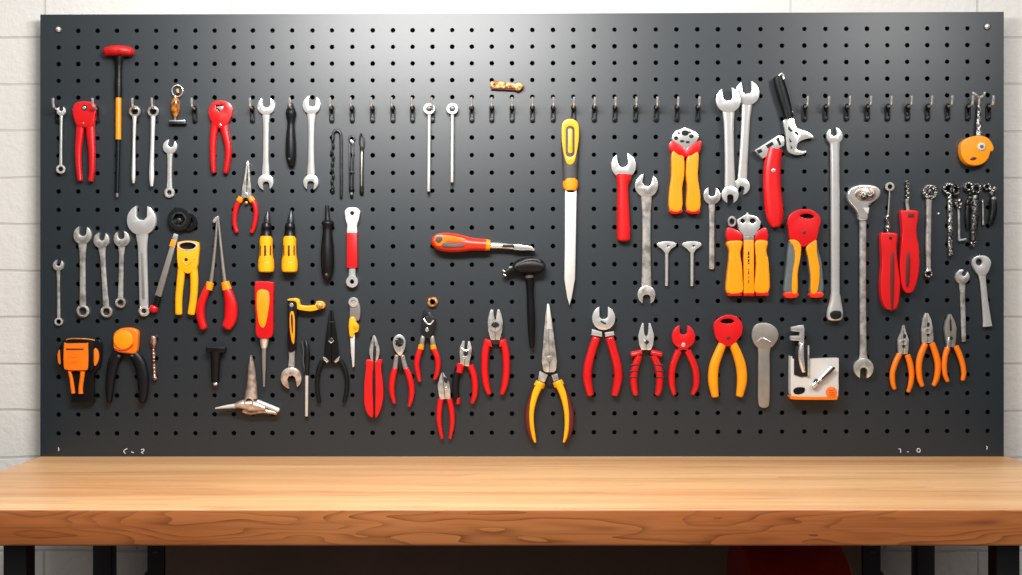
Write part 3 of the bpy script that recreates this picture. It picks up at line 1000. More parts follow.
V = Z(270, 290, 5.75)
T = Thing('pruning_knife', 'folding knife with a grey ring head, yellow grip and pale tapered blade', 'knife', 354, 303, d0=7)
T.add('body', G().plate(smooth(V((455, 68), (468, 48), (498, 46), (508, 70), (520, 100), (518, 150), (508, 175), (462, 170), (460, 110)), 3), .6, 6, .8), 'grey')
T.add('ring_head', G().ring(*V((481, 70))[0], 5.0, 2.4, 5, 7.4, 24), 'steel')
T.add('grip', G().plate(smooth(V((460, 160), (486, 155), (498, 185), (512, 205), (508, 238), (488, 248), (478, 268), (460, 265), (455, 210)), 3), .8, 8, 1.2), 'yellow')
T.add('grip_button', G().cyl(*V((494, 212))[0], 2.4, 7.6, 8.8), 'amber')
T.add('blade', G().plate(V((461, 262), (488, 255), (487, 360), (485, 438), (476, 446), (466, 360)), 1.5, 5.5, .5), 'blade')

GG = Z(195, 280, 3.833)
T = Thing('screwdriver', 'wide flat handled screwdriver, red with a yellow inlay, pointing down', 'screwdriver', 265, 285, d0=8)
hb = T.add('handle', G().plate(smooth([(255.8, 283), (258, 281.6), (264.8, 281.4), (272.4, 282), (274.4, 284), (273.8, 300), (273.6, 320), (272.2, 336.6), (258, 336.6), (256.8, 318), (256, 300)], 3), .4, 11, 2.6, seg=5), 'crimson')
T.add('inlay', G().plate(smooth([(257.9, 293), (261, 289.6), (265, 289.6), (269.6, 292), (270.4, 302), (268, 318), (265.6, 326.5), (262.4, 327), (259.6, 322), (258, 308)], 3), 9.5, 11.8, .6), 'amber', hb)
T.add('ferrule', G().sweep([(264.6, 336, 4.8), (264.4, 341, 4.4), (264.2, 348, 3.0)], d=5.8, cap=(0, .2)), 'steel')
T.add('shaft', G().sweep([(264.2, 346, 2.4), (264.2, 365, 1.9), (264.2, 386.5, 1.0)], d=5.8, cap=(0, .4)), 'grey')

T = Thing('tee_driver', 'short black T-shaped driver with a silver ball tip above the three pronged pick', 'driver', 216, 349, d0=7)
T.add('crossbar', G().box(206.6, 346.6, 226.2, 352.4, .6, 10, 1.2, 1.2), 'black')
T.add('shaft', G().sweep([(216, 351, 6.0), (216, 356, 5.2), (215.8, 368, 4.6), (215.6, 381.5, 4.0)], d=6, cap=(0, .2)), 'rubber')
T.add('ball_tip', G().ball(215.8, 383.6, 6.2, 2.6, 2.2, 2.6), 'chrome')

U = Z(210, 340, 7.186)
T = Thing('pick_head', 'three pronged pale pewter pick head, low on the board beneath the screwdriver', 'pick', 251, 400, d0=9)
T.add('upper_prong', G().sweep(U((299, 112, .8), (301, 180, 2.9), (304, 260, 4.1), (303, 340, 5.3), (298, 420, 6.6)), d=8, hd=5, ex=2.2, cap=(.6, 0)), 'pewter')
T.add('hub', G().sweep(U((190, 470, 2.6), (235, 462, 4.6), (290, 468, 6.2), (345, 475, 5.2), (400, 490, 3.4)), d=7.4, hd=6.4, ex=2.4, cap=(.3, .3)), 'pewter')
T.add('left_prong', G().sweep(U((42, 490, .7), (110, 480, 1.7), (190, 472, 2.6)), d=7.5, cap=(.6, .1)), 'blade')
T.add('right_prong', G().sweep(U((342, 442, 2.4), (420, 472, 2.4), (494, 504, 2.6)), d=8.4, cap=(.2, .5)), 'blade')
T.add('socket', G().ring(*U((288, 440))[0], 5.0, 3.2, 12, 14.2, 24), 'pewter')
T.add('lower_rim', G().sweep(U((240, 508, 1.8), (300, 522, 2.2), (380, 508, 2.4), (480, 524, 2.2)), d=7, cap=(.4, .5)), 'pewter')

T = Thing('adjustable_wrench', 'adjustable wrench with a yellow crank arm, black yellow grip and open silver jaw', 'wrench', 293, 310, d0=8)
body = T.add('grip', G().plate(smooth(V((105, 58), (118, 50), (150, 55), (158, 75), (155, 200), (150, 300), (148, 345), (106, 345), (106, 200)), 3), .6, 8.5, 1.2), 'black')
T.add('grip_inlay', G().plate(smooth(V((120, 130), (138, 126), (146, 180), (143, 300), (132, 302), (122, 260), (116, 180)), 3), 8, 9.4, .4), 'amber', body)
T.add('inlay_slot', G().plate(smooth(V((124, 150), (132, 140), (136, 180), (134, 250), (128, 225)), 3), 9, 9.8, .2), 'hole', body)
T.add('crank_arm', G().plate(smooth(V((105, 52), (150, 46), (172, 58), (176, 82), (200, 90), (262, 86), (268, 66), (300, 64), (318, 82), (312, 104), (285, 112), (235, 122), (185, 116), (160, 108), (158, 78), (140, 62), (110, 62)), 2), 2, 10, 1.0), 'yellow')
T.add('crank_knob', G().ball(*V((290, 90))[0], 9.5, 3.8, 3.6, 2.6), 'bronze')
T.add('grip_screw', G().cyl(*V((127, 86))[0], 2.0, 8, 9.4), 'chrome')
T.add('neck', G().sweep(V((127, 342, 3.2), (126, 400, 3.0), (124, 440, 3.4)), d=4.5, hd=2.8, ex=3, cap=(0, 0)), 'worn')
T.add('open_jaw', open_head(291.3, 377.6, 10.4, 78, 8.0, 12.2, 1, 7), 'pewter')

T = Thing('scriber', 'thin scriber with a dark twin clip grip and silver shaft left of the black pliers', 'scriber', 307, 350, d0=6)
T.add('grip', G().sweep(V((206, 292, 1.2), (212, 330, 2.6), (214, 400, 2.6), (212, 488, 2.2)), d=4), 'blacksteel')
T.add('clip', G().tube([(301.6, 341, 4), (303.6, 351, 4), (303.2, 362, 4), (305.4, 372, 4)], .8), 'char')
T.add('shaft', G().sweep([(306.9, 374, 1.8), (306.6, 416, 1.6)], d=4, cap=(0, .4)), 'blade')
T.add('tip', G().sweep([(306.6, 416, 1.1), (306.6, 419, .7)], d=4), 'black')

T = pliers('long_nose_pliers', 'all black long nose pliers with silver shoulders and curved handles', 331.5, 345,
           [[(322.5, 361, 2.8), (319.2, 368, 2.7), (317.2, 379, 2.5), (317.4, 392, 2.4), (319.4, 402, 2.0)], [(340.6, 361, 2.8), (344.2, 368, 2.7), (346.8, 379, 2.5), (346.4, 392, 2.4), (343.8, 402, 2.0)]], 'rubber', hd=3, dh=4.2)
jaws(T, (331.3, 310), (331.6, 362), [(0, 1.4), (.2, 3.0), (.5, 5.4), (.85, 7.2), (1, 6.0)], 'black', 2, 8)
for s in (V((305, 382), (322, 388), (342, 408), (330, 418), (312, 402)), V((405, 378), (398, 404), (380, 418), (370, 410), (388, 392))):
    T.add('shoulder', G().plate(s, 4, 8.8, .4), 'chrome')
rivet(T, 331.6, 340, 2.4, 7.6, 8.6, 'gun')
T.add('pivot_arc', G().tube([(329, 340.5, 8.7), (331.5, 342.6, 8.7), (334.2, 340.5, 8.7)], .35), 'chrome')
T.add('jaw_serration', G().box(329.6, 321.4, 334, 322.4, 7.6, 8.5, .1), 'gun')

F = Z(40, 310, 5.228)
T = Thing('drill_bit', 'tiny coppery drill bit right of the orange headed black cutters', 'drill bit', 154, 345, d0=4)
T.add('collar', G().sweep(F((596, 140, 2.8), (594, 165, 3.2), (592, 188, 2.2)), d=3.4), 'copper')
g = G()
for i in range(9):
    y = 347 + i * 3.6
    g.ball(153.5 + i * .12, y, 2.6, 1.9, 2.4, 1.9, 10, 8)
T.add('flute', g, 'copper')
T.add('tip', G().sweep(F((598, 350, 2.2), (604, 364, 2.4)), d=2.8), 'copper')

K2 = Z(50, 325, 6.76)
T = Thing('tape_tool', 'black and orange tape tool with a square orange face and a forked orange clip', 'tape measure', 80, 365, d0=10)
T.add('case', G().plate(smooth(K2((62, 165), (95, 110), (130, 92), (300, 95), (345, 115), (350, 200), (335, 290), (300, 330), (298, 500), (285, 522), (160, 522), (148, 500), (150, 330), (90, 290), (62, 250)), 3), .4, 8, 1.8, seg=3), 'black')
T.add('face_plate', G().plate(smooth(K2((108, 130), (125, 124), (250, 122), (268, 132), (268, 285), (235, 303), (130, 300), (106, 275)), 3), 7, 13, 1.4, seg=3), 'orange')
T.add('face_slot', G().plate(K2((122, 157), (240, 157), (240, 167), (122, 167)), 12.6, 13.2, .05), 'maroon')
for a, b in (((140, 212), (215, 208)), ((150, 238), (195, 236)), ((140, 250), (215, 246))):
    p = K2(a, b)
    T.add('face_line', G().tube([p[0] + (13,), ((p[0][0] + p[1][0]) / 2, p[0][1] + .5, 13.1), p[1] + (13,)], .3, 6), 'badge')
T.add('side_wedge', G().plate(smooth(K2((72, 165), (78, 215), (80, 265), (64, 250), (60, 200)), 3), 7, 11, .8), 'orange')
T.add('side_wedge', G().plate(smooth(K2((305, 162), (328, 168), (338, 215), (325, 262), (305, 270)), 3), 7, 11, .8), 'orange')
T.add('top_edge', G().tube([p + (8.6,) for p in K2((115, 100), (150, 92), (250, 94), (308, 104))], .8), 'brass')
T.add('strap', G().plate(smooth(K2((90, 120), (106, 120), (106, 280), (85, 275)), 2), 7.5, 12, .6), 'rubber')
T.add('strap', G().plate(smooth(K2((272, 120), (300, 122), (302, 290), (270, 295)), 2), 7.5, 12, .6), 'rubber')
for p in (K2((135, 300, 1.5), (150, 360, 1.8), (158, 420, 2.0), (164, 460, 1.9)), K2((228, 305, 2.6), (222, 360, 2.2), (214, 420, 2.2), (214, 462, 2.4))):
    T.add('clip_leg', G().sweep([q + (2.4,) for q in p], d=9, ex=2.6, cap=(.1, .2)), 'orange')
T.add('clip_arch', G().tube([p + (9.5,) for p in K2((140, 315), (165, 302), (200, 302), (228, 320))], 1.2), 'orangered')

T = Thing('cable_cutter', 'black handled cutters with a square orange head at lower left', 'cutter', 126, 340, d0=9)
T.add('head', G().plate(smooth(K2((436, 90), (445, 50), (490, 22), (555, 18), (600, 40), (602, 90), (590, 185), (525, 190), (445, 170)), 3), 2, 11, 1.8, seg=3), 'orange')
T.add('head_disc', G().cyl(*K2((505, 98))[0], 9.6, 10.4, 12.2, 28, .8), 'amber')
T.add('head_groove', G().tube([p + (11.2,) for p in K2((445, 152), (480, 166), (530, 165), (572, 130))], .8), 'orangered')
for p in (K2((465, 190, 5.2), (435, 240, 5.6), (415, 330, 5.0), (405, 430, 4.2), (402, 515, 2.6)), K2((560, 190, 5.2), (600, 245, 6.2), (625, 330, 6.2), (632, 430, 5.4), (625, 515, 3.6))):
    T.add('handle', G().sweep([q + (4.4,) for q in p], d=5.2, ex=2.4, cap=(.1, .5)), 'rubber')
for p in ((470, 210), (560, 208)):
    T.add('shoulder', G().ball(*K2(p)[0], 9.4, 1.6, 1.4, 1), 'char')

# ------------------------------------------------------------------ lower middle pliers
A6 = Z(360, 325, 6.05)
T = Thing('crimping_pliers', 'closed red handled pliers with a dark centre seam, leftmost of the small red pliers', 'pliers', 373, 340, d0=9)
for o in (A6((40, 210), (82, 222), (78, 300), (78, 400), (82, 545), (62, 552), (36, 510), (26, 430), (32, 330), (38, 260)), A6((96, 222), (134, 210), (128, 260), (138, 340), (142, 430), (126, 510), (104, 553), (94, 545), (97, 400), (96, 300))):
    T.add('handle', G().plate(smooth(o, 4), .6, 9.5, 2.4, seg=4), 'red')
T.add('centre_seam', G().slab(A6((88, 225), (88, 545)), (1.6, 1.0), .4, 6, .2), 'hole')
T.add('jaw', G().plate(smooth(A6((84, 62), (70, 95), (58, 145), (60, 185), (74, 222), (84, 222), (82, 150)), 3), 2, 7, .8), 'worn')
T.add('jaw', G().plate(smooth(A6((86, 62), (104, 95), (118, 145), (116, 185), (100, 222), (90, 222), (92, 150)), 3), 2, 7, .8), 'worn')
T.add('jaw_gap', G().plate(smooth(A6((82, 130), (98, 130), (96, 215), (80, 215)), 2), 2, 7.4, .2), 'hole')

T = pliers('crimping_pliers', 'dark necked red handled pliers with a round silver toothed head, right of the seamed pliers', 399, 342,
           [A6((212, 262, 3.0), (200, 310, 3.5), (192, 370, 3.4), (196, 420, 3.0), (208, 470, 1.8)), A6((280, 262, 3.0), (298, 310, 3.5), (312, 370, 3.4), (312, 430, 3.0), (298, 490, 1.8))], 'red', hd=3.6)
for p in (A6((222, 185, 2.2), (216, 230, 2.4), (212, 266, 2.6)), A6((258, 185, 2.2), (268, 230, 2.4), (278, 266, 2.6))):
    T.add('neck', G().sweep([q + (2.4,) for q in p], d=5, ex=3), 'grey')
T.add('neck_web', G().plate(A6((225, 180), (262, 180), (268, 240), (246, 290), (226, 240)), 2, 5.5, .5), 'blacksteel')
T.add('head', G().plate(smooth(A6((200, 95), (215, 65), (240, 57), (265, 70), (277, 100), (272, 140), (250, 185), (228, 175), (205, 135)), 3), 3, 7.5, .8), 'chrome')
T.add('toothed_socket', G().ring(*A6((238, 102))[0], 4.6, 2.6, 6.8, 8.2, 20, 8, bev=.2), 'darkknurl')
T.add('toothed_core', G().cyl(*A6((238, 102))[0], 2.4, 6.8, 7.9), 'hole')

A7 = Z(410, 295, 6.39)
T = pliers('side_cutters', 'black headed pliers with a twin pronged tip and red handles, under the brass ring', 428, 320,
           [A7((70, 335, 3.0), (52, 390, 3.3), (44, 440, 3.0), (52, 500, 2.6), (62, 548, 2.0)), A7((148, 335, 3.0), (172, 390, 3.3), (180, 440, 3.0), (172, 500, 2.6), (158, 535, 2.0))], 'red', hd=3.6)
T.add('head', G().plate(smooth(A7((78, 150), (92, 130), (130, 140), (162, 150), (160, 190), (145, 262), (112, 275), (80, 255), (72, 200)), 3), 2, 8, 1), 'blacksteel')
T.add('jaw', G().plate(smooth(A7((80, 150), (84, 105), (92, 92), (102, 112), (106, 150), (95, 165)), 2), 2.5, 8.4, .6), 'blacksteel')
T.add('jaw', G().plate(smooth(A7((118, 150), (116, 118), (126, 108), (142, 132), (158, 150), (140, 165)), 2), 2.5, 8.4, .6), 'gun')
T.add('jaw_edge', G().tube([p + (8.6,) for p in A7((88, 150), (108, 178), (130, 186), (152, 160))], .8), 'chrome')
rivet(T, *A7((110, 222))[0], 1.9, 7.6, 8.8)
for p in (A7((84, 265, 2.4), (74, 325, 2.6)), A7((140, 265, 2.4), (150, 325, 2.6))):
    T.add('shoulder', G().sweep([q + (2.6,) for q in p], d=5, ex=3), 'grey')
for i, p in enumerate((A7((74, 318, 2.9), (68, 345, 3.2)), A7((146, 318, 2.9), (152, 345, 3.2)))):
    T.add('collar', G().sweep([q + (3.8,) for q in p], d=5.2, cap=(.1, .1)), 'amber', T.h[i])

T = Thing('ferrule_ring', 'small brass ring on the board above the black headed pliers', 'ring', 432.5, 302, d0=3)
T.add('ring', G().ring(432.5, 302, 5.2, 2.7, .3, 4, 28, bev=.9), 'bronze')

HH = Z(350, 290, 3.594)
T = pliers('side_cutters', 'small narrow pliers with straight red handles, lowest of the red pliers', 445, 380,
           [HH((326, 393, 3.2), (321, 430, 3.2), (320, 470, 2.9), (326, 510, 2.3), (331, 533, 1.7)), HH((357, 393, 3.2), (365, 430, 3.2), (368, 470, 2.9), (364, 510, 2.3), (359, 533, 1.7))], 'red', hd=3.2, dh=4.4)
jaws(T, (442.4, 372.5), (445.2, 399), [(0, .9), (.2, 3.4), (.45, 6.0), (.75, 6.0), (1, 5.2)], 'worn', 1.8, 6.2)
T.add('jaw_gap', G().plate(smooth(HH((336, 312), (350, 318), (350, 334), (340, 330)), 2), 5, 6.6, .2), 'hole')
rivet(T, *HH((346, 354))[0], 1.7, 5.8, 7.2, 'chrome')

T = pliers('side_cutters', 'pliers with one black and one red handle, behind the lowest red pliers', 465, 350,
           [HH((392, 276, 3.4), (382, 310, 3.9), (378, 350, 4.0), (383, 390, 3.5), (389, 406, 2.4)), HH((433, 272, 3.6), (446, 310, 3.6), (450, 350, 3.4), (446, 385, 3.0), (439, 405, 2.2))], 'red', hd=3.6)
T.h[0].data = T.h[0].data.copy()
T.h[0].data.materials[0] = M['rubber']
T.h[0]['label'] = 'black handle'
T.add('collar', G().sweep([q + (4.0,) for q in HH((398, 266, 3.8), (390, 296, 4.2))], d=5.2, cap=(.2, .1)), 'red', T.h[0])
T.add('handle_foot', G().sweep([q + (3.4,) for q in HH((386, 388, 3.2), (389, 408, 2.4))], d=5.2, cap=(.1, .3)), 'red', T.h[0])
jaws(T, (466.4, 341), (464.6, 366), [(0, 3.6, 1.6), (.25, 6.0, 1.4), (.55, 5.8), (.8, 4.6), (1, 4.6)], 'worn', 2, 7.5)
T.add('jaw_bridge', G().tube([p + (7.6,) for p in A7((330, 335), (345, 352), (375, 350), (388, 330))], 1.0), 'chrome')
rivet(T, *A7((345, 400))[0], 1.8, 7, 8.4)
T.add('jaw_gap', G().plate(smooth(A7((342, 365), (372, 358), (366, 385), (348, 386)), 2), 6, 8, .2), 'hole')

T = pliers('combination_pliers', 'red handled pliers with an oval silver jaw, right of the black and red pair', 495, 322,
           [HH((496, 180, 4.0), (486, 225, 4.1), (484, 290, 3.9), (490, 340, 3.6), (500, 372, 2.6)), HH((548, 180, 4.0), (560, 225, 4.1), (562, 290, 3.9), (556, 340, 3.6), (546, 372, 2.6))], 'red', hd=4.2)
jaws(T, (495.2, 309.5), (495.3, 340), [(0, 4.2, 2.2), (.12, 6.0, 1.6), (.4, 7.6), (.7, 7.0), (1, 4.4)], 'worn', 2, 7.5)
T.add('lower_loop', G().ring(495.3, 326, 6.4, 4.2, 7, 8.6, 26, sy=.95, bev=.4), 'chrome')
T.add('loop_recess', G().cyl(495.3, 324.5, 3.8, 7, 7.9, 20, .1, 3), 'hole')
T.add('neck', G().plate(HH((498, 165), (548, 165), (540, 195), (506, 195)), 1.5, 6, .4), 'gun')
for p in (HH((488, 178), (506, 182), (512, 205), (490, 200)), HH((540, 182), (556, 176), (556, 200), (536, 205))):
    T.add('finger_guard', G().plate(p, 1, 9.4, 1), 'red')

# ------------------------------------------------------------------ upper middle
for x, y, lab, y1, sl in ((429.3, 109, 'long thin silver rod with a tilted ring top, left one of the twin rods', 191, -.6), (452.4, 109, 'long thin silver rod with a round nut top, right one of the twin rods', 182, -.4)):
    T = Thing('ring_rod', lab, 'rod', x, y, 'twin silver rods near the middle of the hook row', d0=8)
    T.add('ring_head', G().ring(x, y, 6.0, 3.2, 3.4, 8.4, 28, 6, sy=.95), 'steel')
    T.add('nut', G().plate(ngon(x, y, 3.1, 6), 3.6, 7.4, .5), 'gun')
    T.add('rod', G().sweep([(x - .1, y + 4.8, 2.0), (x + sl * .2, y + 12, 1.7), (x + sl, y1, 1.6)], d=5.4), 'blade')
    T.add('rod_tip', G().sweep([(x + sl, y1, 1.2), (x + sl, y1 + 3, .9)], d=5), 'black')

X = Z(470, 70, 10.22)
T = Thing('brass_latch', 'small rough brass latch bar lying flat above the hook row', 'latch', 507, 86, d0=6)
T.add('bar', G().plate(smooth(X((210, 130), (260, 112), (340, 128), (430, 138), (470, 150), (460, 185), (400, 195), (300, 190), (220, 185)), 3), .5, 6.5, 1.2), 'bronze')
T.add('bar_underside', G().slab(X((215, 188), (470, 200)), (.9, 1.0), .4, 5, .3), 'maroon')
T.add('catch', G().plate(smooth(X((450, 165), (500, 135), (545, 150), (540, 185), (500, 215), (470, 212)), 3), .5, 8.4, 1.0), 'bronze')
for p in ((245, 150), (320, 152), (415, 165)):
    T.add('stud', G().ball(*X(p)[0], 6.5, 1.1, 1.0, .9), 'bronze')

J = Z(420, 220, 7.186)
T = Thing('screwdriver', 'orange red screwdriver with a two tone handle lying horizontally in mid board', 'screwdriver', 480, 245, d0=10)
hb = T.add('handle', G().sweep([(434, 241.6, 5.2), (437, 241.7, 7.8), (444, 242.2, 9.4), (452, 242.8, 9.6), (462, 243.6, 8.4), (470, 244.2, 6.8), (478, 244.6, 6.0), (486, 245, 6.0)], d=9, hd=8, ex=2.3, cap=(.5, 0)), 'orangered')
T.add('collar', G().sweep([(485.4, 245, 6.0, 6.0), (490, 245.3, 5.2, 5.4)], d=9, ex=2.3, cap=(.05, .1)), 'amber', hb)
T.add('inlay', G().plate(smooth(J((108, 150), (112, 118), (150, 108), (240, 118), (318, 135), (330, 150), (260, 158), (190, 160), (150, 190), (118, 178)), 3), 14, 17.0, .6), 'orange', hb)
T.add('inlay_eye', G().plate(smooth(J((114, 150), (120, 126), (145, 118), (165, 130), (160, 152), (135, 168)), 3), 16, 17.6, .3), 'char', hb)
T.add('inlay_strip', G().plate(smooth(J((160, 180), (185, 164), (250, 168), (325, 180), (310, 194), (240, 196), (175, 196)), 3), 15, 17.4, .3), 'char', hb)
T.add('shaft', G().sweep(J((503, 183, 3.2), (590, 187, 2.9), (680, 196, 2.6)), d=8, cap=(0, 0)), 'chrome')
T.add('shaft_slot', G().slab(J((592, 189), (676, 190)), (1.3, 1.3), 9.6, 11.2, .1), 'hole')
T.add('tip', G().plate(smooth(J((672, 175), (740, 182), (800, 190), (828, 220), (790, 218), (672, 215)), 2), 5, 10.6, 1.4), 'chrome')

T = Thing('claw_hammer', 'all black hammer with a bulbous head and curved handle in mid board', 'hammer', 526, 265, d0=10)
T.add('head', G().sweep(J((680, 345, 3.6), (705, 335, 6.6), (760, 328, 8.0), (820, 328, 8.0), (868, 334, 6.4), (884, 338, 4.4)), d=9, hd=7.6, ex=2.4, cap=(.3, .5)), 'rubber')
T.add('head_ridge', G().tube([p + (15.8,) for p in J((700, 318), (770, 290), (840, 288), (860, 305))], 1.0), 'char')
T.add('claw', G().sweep(J((690, 335, 4.0), (655, 352, 3.2), (620, 372, 2.8), (602, 386, 2.6)), d=9, ex=2.6), 'blacksteel')
for q in (((596, 362), (612, 372)), ((600, 390), (618, 400)), ((640, 342), (662, 338))):
    p = J(*q)
    T.add('claw_edge', G().tube([p[0] + (11,), p[1] + (11.6,)], .8), 'grey')
hb = T.add('handle', G().sweep([(529.2, 273, 5.0), (529.6, 280, 4.2), (530.2, 295, 3.6), (531, 315, 3.9), (531.5, 335, 3.2), (531.8, 347, 2.2)], d=6, cap=(0, .5)), 'black')
T.add('collar', G().sweep(J((786, 398, 4.6), (788, 416, 4.5)), d=6.4, cap=(.05, .05)), 'char', hb)

T = Thing('keyhole_saw', 'knife like saw with a yellow and charcoal handle and long pale blade', 'saw', 570, 125, d0=8)
x = 570.0
gr = T.add('grip', G().sweep([(569.8, 124, 8.0), (570, 132, 8.9), (570, 146, 8.9), (570, 160, 8.2), (570, 170, 7.6), (570.2, 181, 7.4)], d=6, hd=5.6, ex=2.6, cap=(.6, 0)), 'char')
out = [(561.6, 128), (563, 122.6), (567, 120), (570, 119.6), (573.6, 120.2), (577.2, 123.4), (578.6, 130), (578.2, 142), (576, 154), (574, 162), (570, 165), (566.4, 163), (563.6, 154), (561.8, 142)]
inn = rrect(565.4, 126.4, 574.4, 157.4, 4.2, 5)
T.add('yellow_loop', G().plate(smooth(out, 3), 5, 11.6, .9, holes=[inn]), 'yellow', gr)
T.add('loop_recess', G().plate(inn, 5, 11.2, .1), 'maroon', gr)
T.add('yellow_core', G().plate(rrect(567.8, 129.2, 572.2, 154, 2.1, 5), 8, 12.4, .5), 'yellow', gr)
T.add('collar', G().sweep([(570.4, 178.6, 6.6), (570.4, 182, 7.6), (570.4, 187, 7.5), (570.4, 190, 6.0)], d=6, hd=5.8, ex=2.6, cap=(.1, .1)), 'amber')
T.add('blade', G().plate([(565, 189), (576.6, 189), (575.8, 240), (575, 279), (571.8, 297), (569.4, 305.6), (567, 297), (564.2, 279), (564.8, 240)], 3.2, 7, .9), 'blade')
T.add('blade_seat', G().box(567.4, 190, 573.6, 192.4, 6.6, 7.6, .1), 'hole')

LL = Z(545, 100, 2.739)
T = Thing('open_wrench', 'silver open jaw wrench with a smooth red handle right of the yellow saw', 'wrench', 623.5, 166, d0=9)
T.add('open_jaw', open_head(623.6, 166, 12.4, -98, 10.4, 13.4, 1.5, 7.5, bev=.9), 'steel')
T.add('handle', G().sweep([(623.8, 174.5, 8.0), (623.6, 178, 7.6), (622.8, 186, 5.6), (623, 205, 6.1), (623.6, 228, 6.8), (623.6, 239, 6.6)], d=5.6, hd=5, ex=2.5, cap=(.1, .4)), 'red')
wrench('double_open_wrench', 'worn silver double open ended wrench right of the red handled wrench', ('open', 646.4, 186, 11.6, -80, 9.4, 11.5), ('open', 646.4, 294.6, 9.0, 88, 7.4, 9), (5.6, 4.3, 5.2), 'worn', th=5)

H5 = Z(660, 115, 5.48)


def shell_head(T, pts, holes, mat='chrome', d0=3, d1=8):
    T.add('head', G().plate(pts, d0, d1, .5, holes=holes), mat)


T = Thing('hex_crimper', 'amber handled crimping pliers with red shoulders and a silver hexagonal head', 'pliers', 685, 137, d0=10)
T.add('head', G().plate(H5((62, 130), (80, 92), (135, 68), (195, 92), (214, 120), (200, 145), (140, 190), (85, 160)), 2, 8.5, .9), 'steel')
for p in ((102, 100, 5, 4), (136, 100, 14, 12), (170, 118, 9, 8), (86, 128, 8, 8), (160, 96, 6, 4), (120, 145, 9, 5), (150, 150, 8, 5)):
    q = H5((p[0], p[1]))[0]
    T.add('head_recess', G().cyl(q[0], q[1], p[2] / 5.48 * 1.45, 8, 8.8, 14, .05, p[3] / 5.48 * 1.3), 'hole')
for o in (H5((48, 165), (64, 140), (85, 150), (140, 188), (136, 238), (110, 225), (60, 205)), H5((140, 188), (195, 150), (222, 140), (226, 165), (212, 210), (165, 222), (144, 238))):
    T.add('shoulder', G().plate(smooth(o, 2), 1, 9, 1.2), 'crimson')
for o, f in ((H5((64, 202), (100, 220), (130, 232), (132, 330), (120, 400), (118, 520), (52, 520), (50, 420), (62, 330)), H5((52, 516), (118, 516), (116, 538), (60, 542))),
             (H5((210, 206), (170, 222), (146, 236), (140, 330), (148, 400), (146, 520), (216, 520), (216, 420), (206, 330)), H5((146, 516), (216, 516), (210, 542), (150, 538)))):
    hb = T.add('handle', G().plate(smooth(o, 3), .6, 9.6, 2.2, seg=4), 'amber')
    T.add('handle_foot', G().plate(smooth(f, 2), .5, 9, 1), 'crimson', hb)

wrench('combination_wrench', 'small slim silver open wrench with a straight square cut shaft', ('open', 711.8, 196, 8.6, -88, 7, 9), ('none', 711.7, 268), (3.4, 2.7, 2.7), 'worn')
for x, lab in ((666.5, 'small flat headed silver T key, left one of the pair under the hex head pliers'), (691.8, 'small flat headed silver T key, right one of the pair under the hex head pliers')):
    T = Thing('flat_key', lab, 'key', x, 246, 'pair of flat T keys', d0=5)
    T.add('bow', G().plate(smooth([(x - 10, 244.6), (x - 6, 242), (x + 1, 241.4), (x + 7.4, 242.4), (x + 9.4, 245.4), (x + 4, 249.4), (x + 1.4, 253.4), (x - 1, 253.4), (x - 4.4, 249.4)], 3), 1, 5, .8, holes=[ell(x + 1.6, 246, 1.4, 1.0, 12)]), 'steel')
    T.add('shank', G().sweep([(x + .1, 251, 2.0), (x + .2, 256, 1.7), (x + .1, 285.6, 1.5)], d=3.2, cap=(0, .4)), 'steel')

# ------------------------------------------------------------------ upper right
wrench('double_open_wrench', 'large silver double open ended wrench, behind and right of its twin', ('open', 747.4, 93.4, 12.0, -96, 9.6, 12.6), ('open', 741.8, 186.2, 8.0, 100, 6, 8), (5.8, 4.4, 5.0), 'steel', dbase=.3, th=5)
wrench('double_open_wrench', 'large silver double open ended wrench, in front and left of its twin', ('open', 728, 100.8, 12.4, -98, 9.6, 12.6), ('open', 729.8, 194.6, 8.4, 88, 6.4, 8.5), (6.2, 4.8, 5.4), 'steel', dbase=5.6, th=5)

MM = Z(690, 60, 4.106)
T = Thing('pipe_cutter', 'red handled tool with a slanted silver block head below the black handled spanner', 'cutter', 771, 150, d0=10)
T.add('head', G().plate(MM((262, 372), (360, 310), (380, 312), (388, 330), (385, 352), (298, 406)), 1.5, 9, 1.3), 'steel')
for o in (MM((308, 352), (335, 336), (342, 348), (318, 364)), MM((270, 372), (290, 366), (296, 378), (280, 386)), MM((352, 325), (362, 318), (372, 348), (364, 352))):
    T.add('head_recess', G().plate(o, 8.4, 9.3, .05), 'hole')
T.add('handle', G().sweep([(775, 149, 7.6), (773.6, 156, 8.0), (772.6, 163, 8.4), (772, 172, 8.8), (772.2, 190, 9.0), (774, 208, 9.4), (775, 219, 8.0), (776, 225.6, 5.2)], d=6, hd=5.6, ex=2.6, cap=(.1, .4)), 'red')
rivet(T, 772.6, 170.9, 2.0, 11.2, 12.1, 'worn')

NN = Z(750, 70, 7.19)
T = Thing('hook_spanner', 'black handled hook spanner with a silver crescent jaw, tilted beside an empty hook', 'spanner', 783, 100, d0=10)
T.add('handle', G().sweep(NN((198, 55, 5.0), (210, 100, 5.7), (236, 190, 5.8), (262, 280, 5.2), (276, 345, 5.2)), d=6.4, hd=5.6, ex=2.6, cap=(.3, .05)), 'rubber')
T.add('handle_edge', G().tube([p + (11,) for p in NN((200, 48), (218, 32), (234, 42), (236, 70))], .8), 'steel')
T.add('lanyard_pin', G().ball(*NN((298, 305))[0], 9, 1.3, 1.6, 1.3), 'chrome')
T.add('jaw', G().plate(smooth(MM((382, 250), (400, 240), (424, 238), (432, 262), (442, 282), (470, 290), (496, 304), (508, 320), (488, 322), (460, 330), (440, 346), (438, 366), (455, 374), (478, 374), (468, 386), (440, 391), (412, 384), (398, 368), (394, 330), (390, 290)), 2), 2, 8, .8), 'steel')
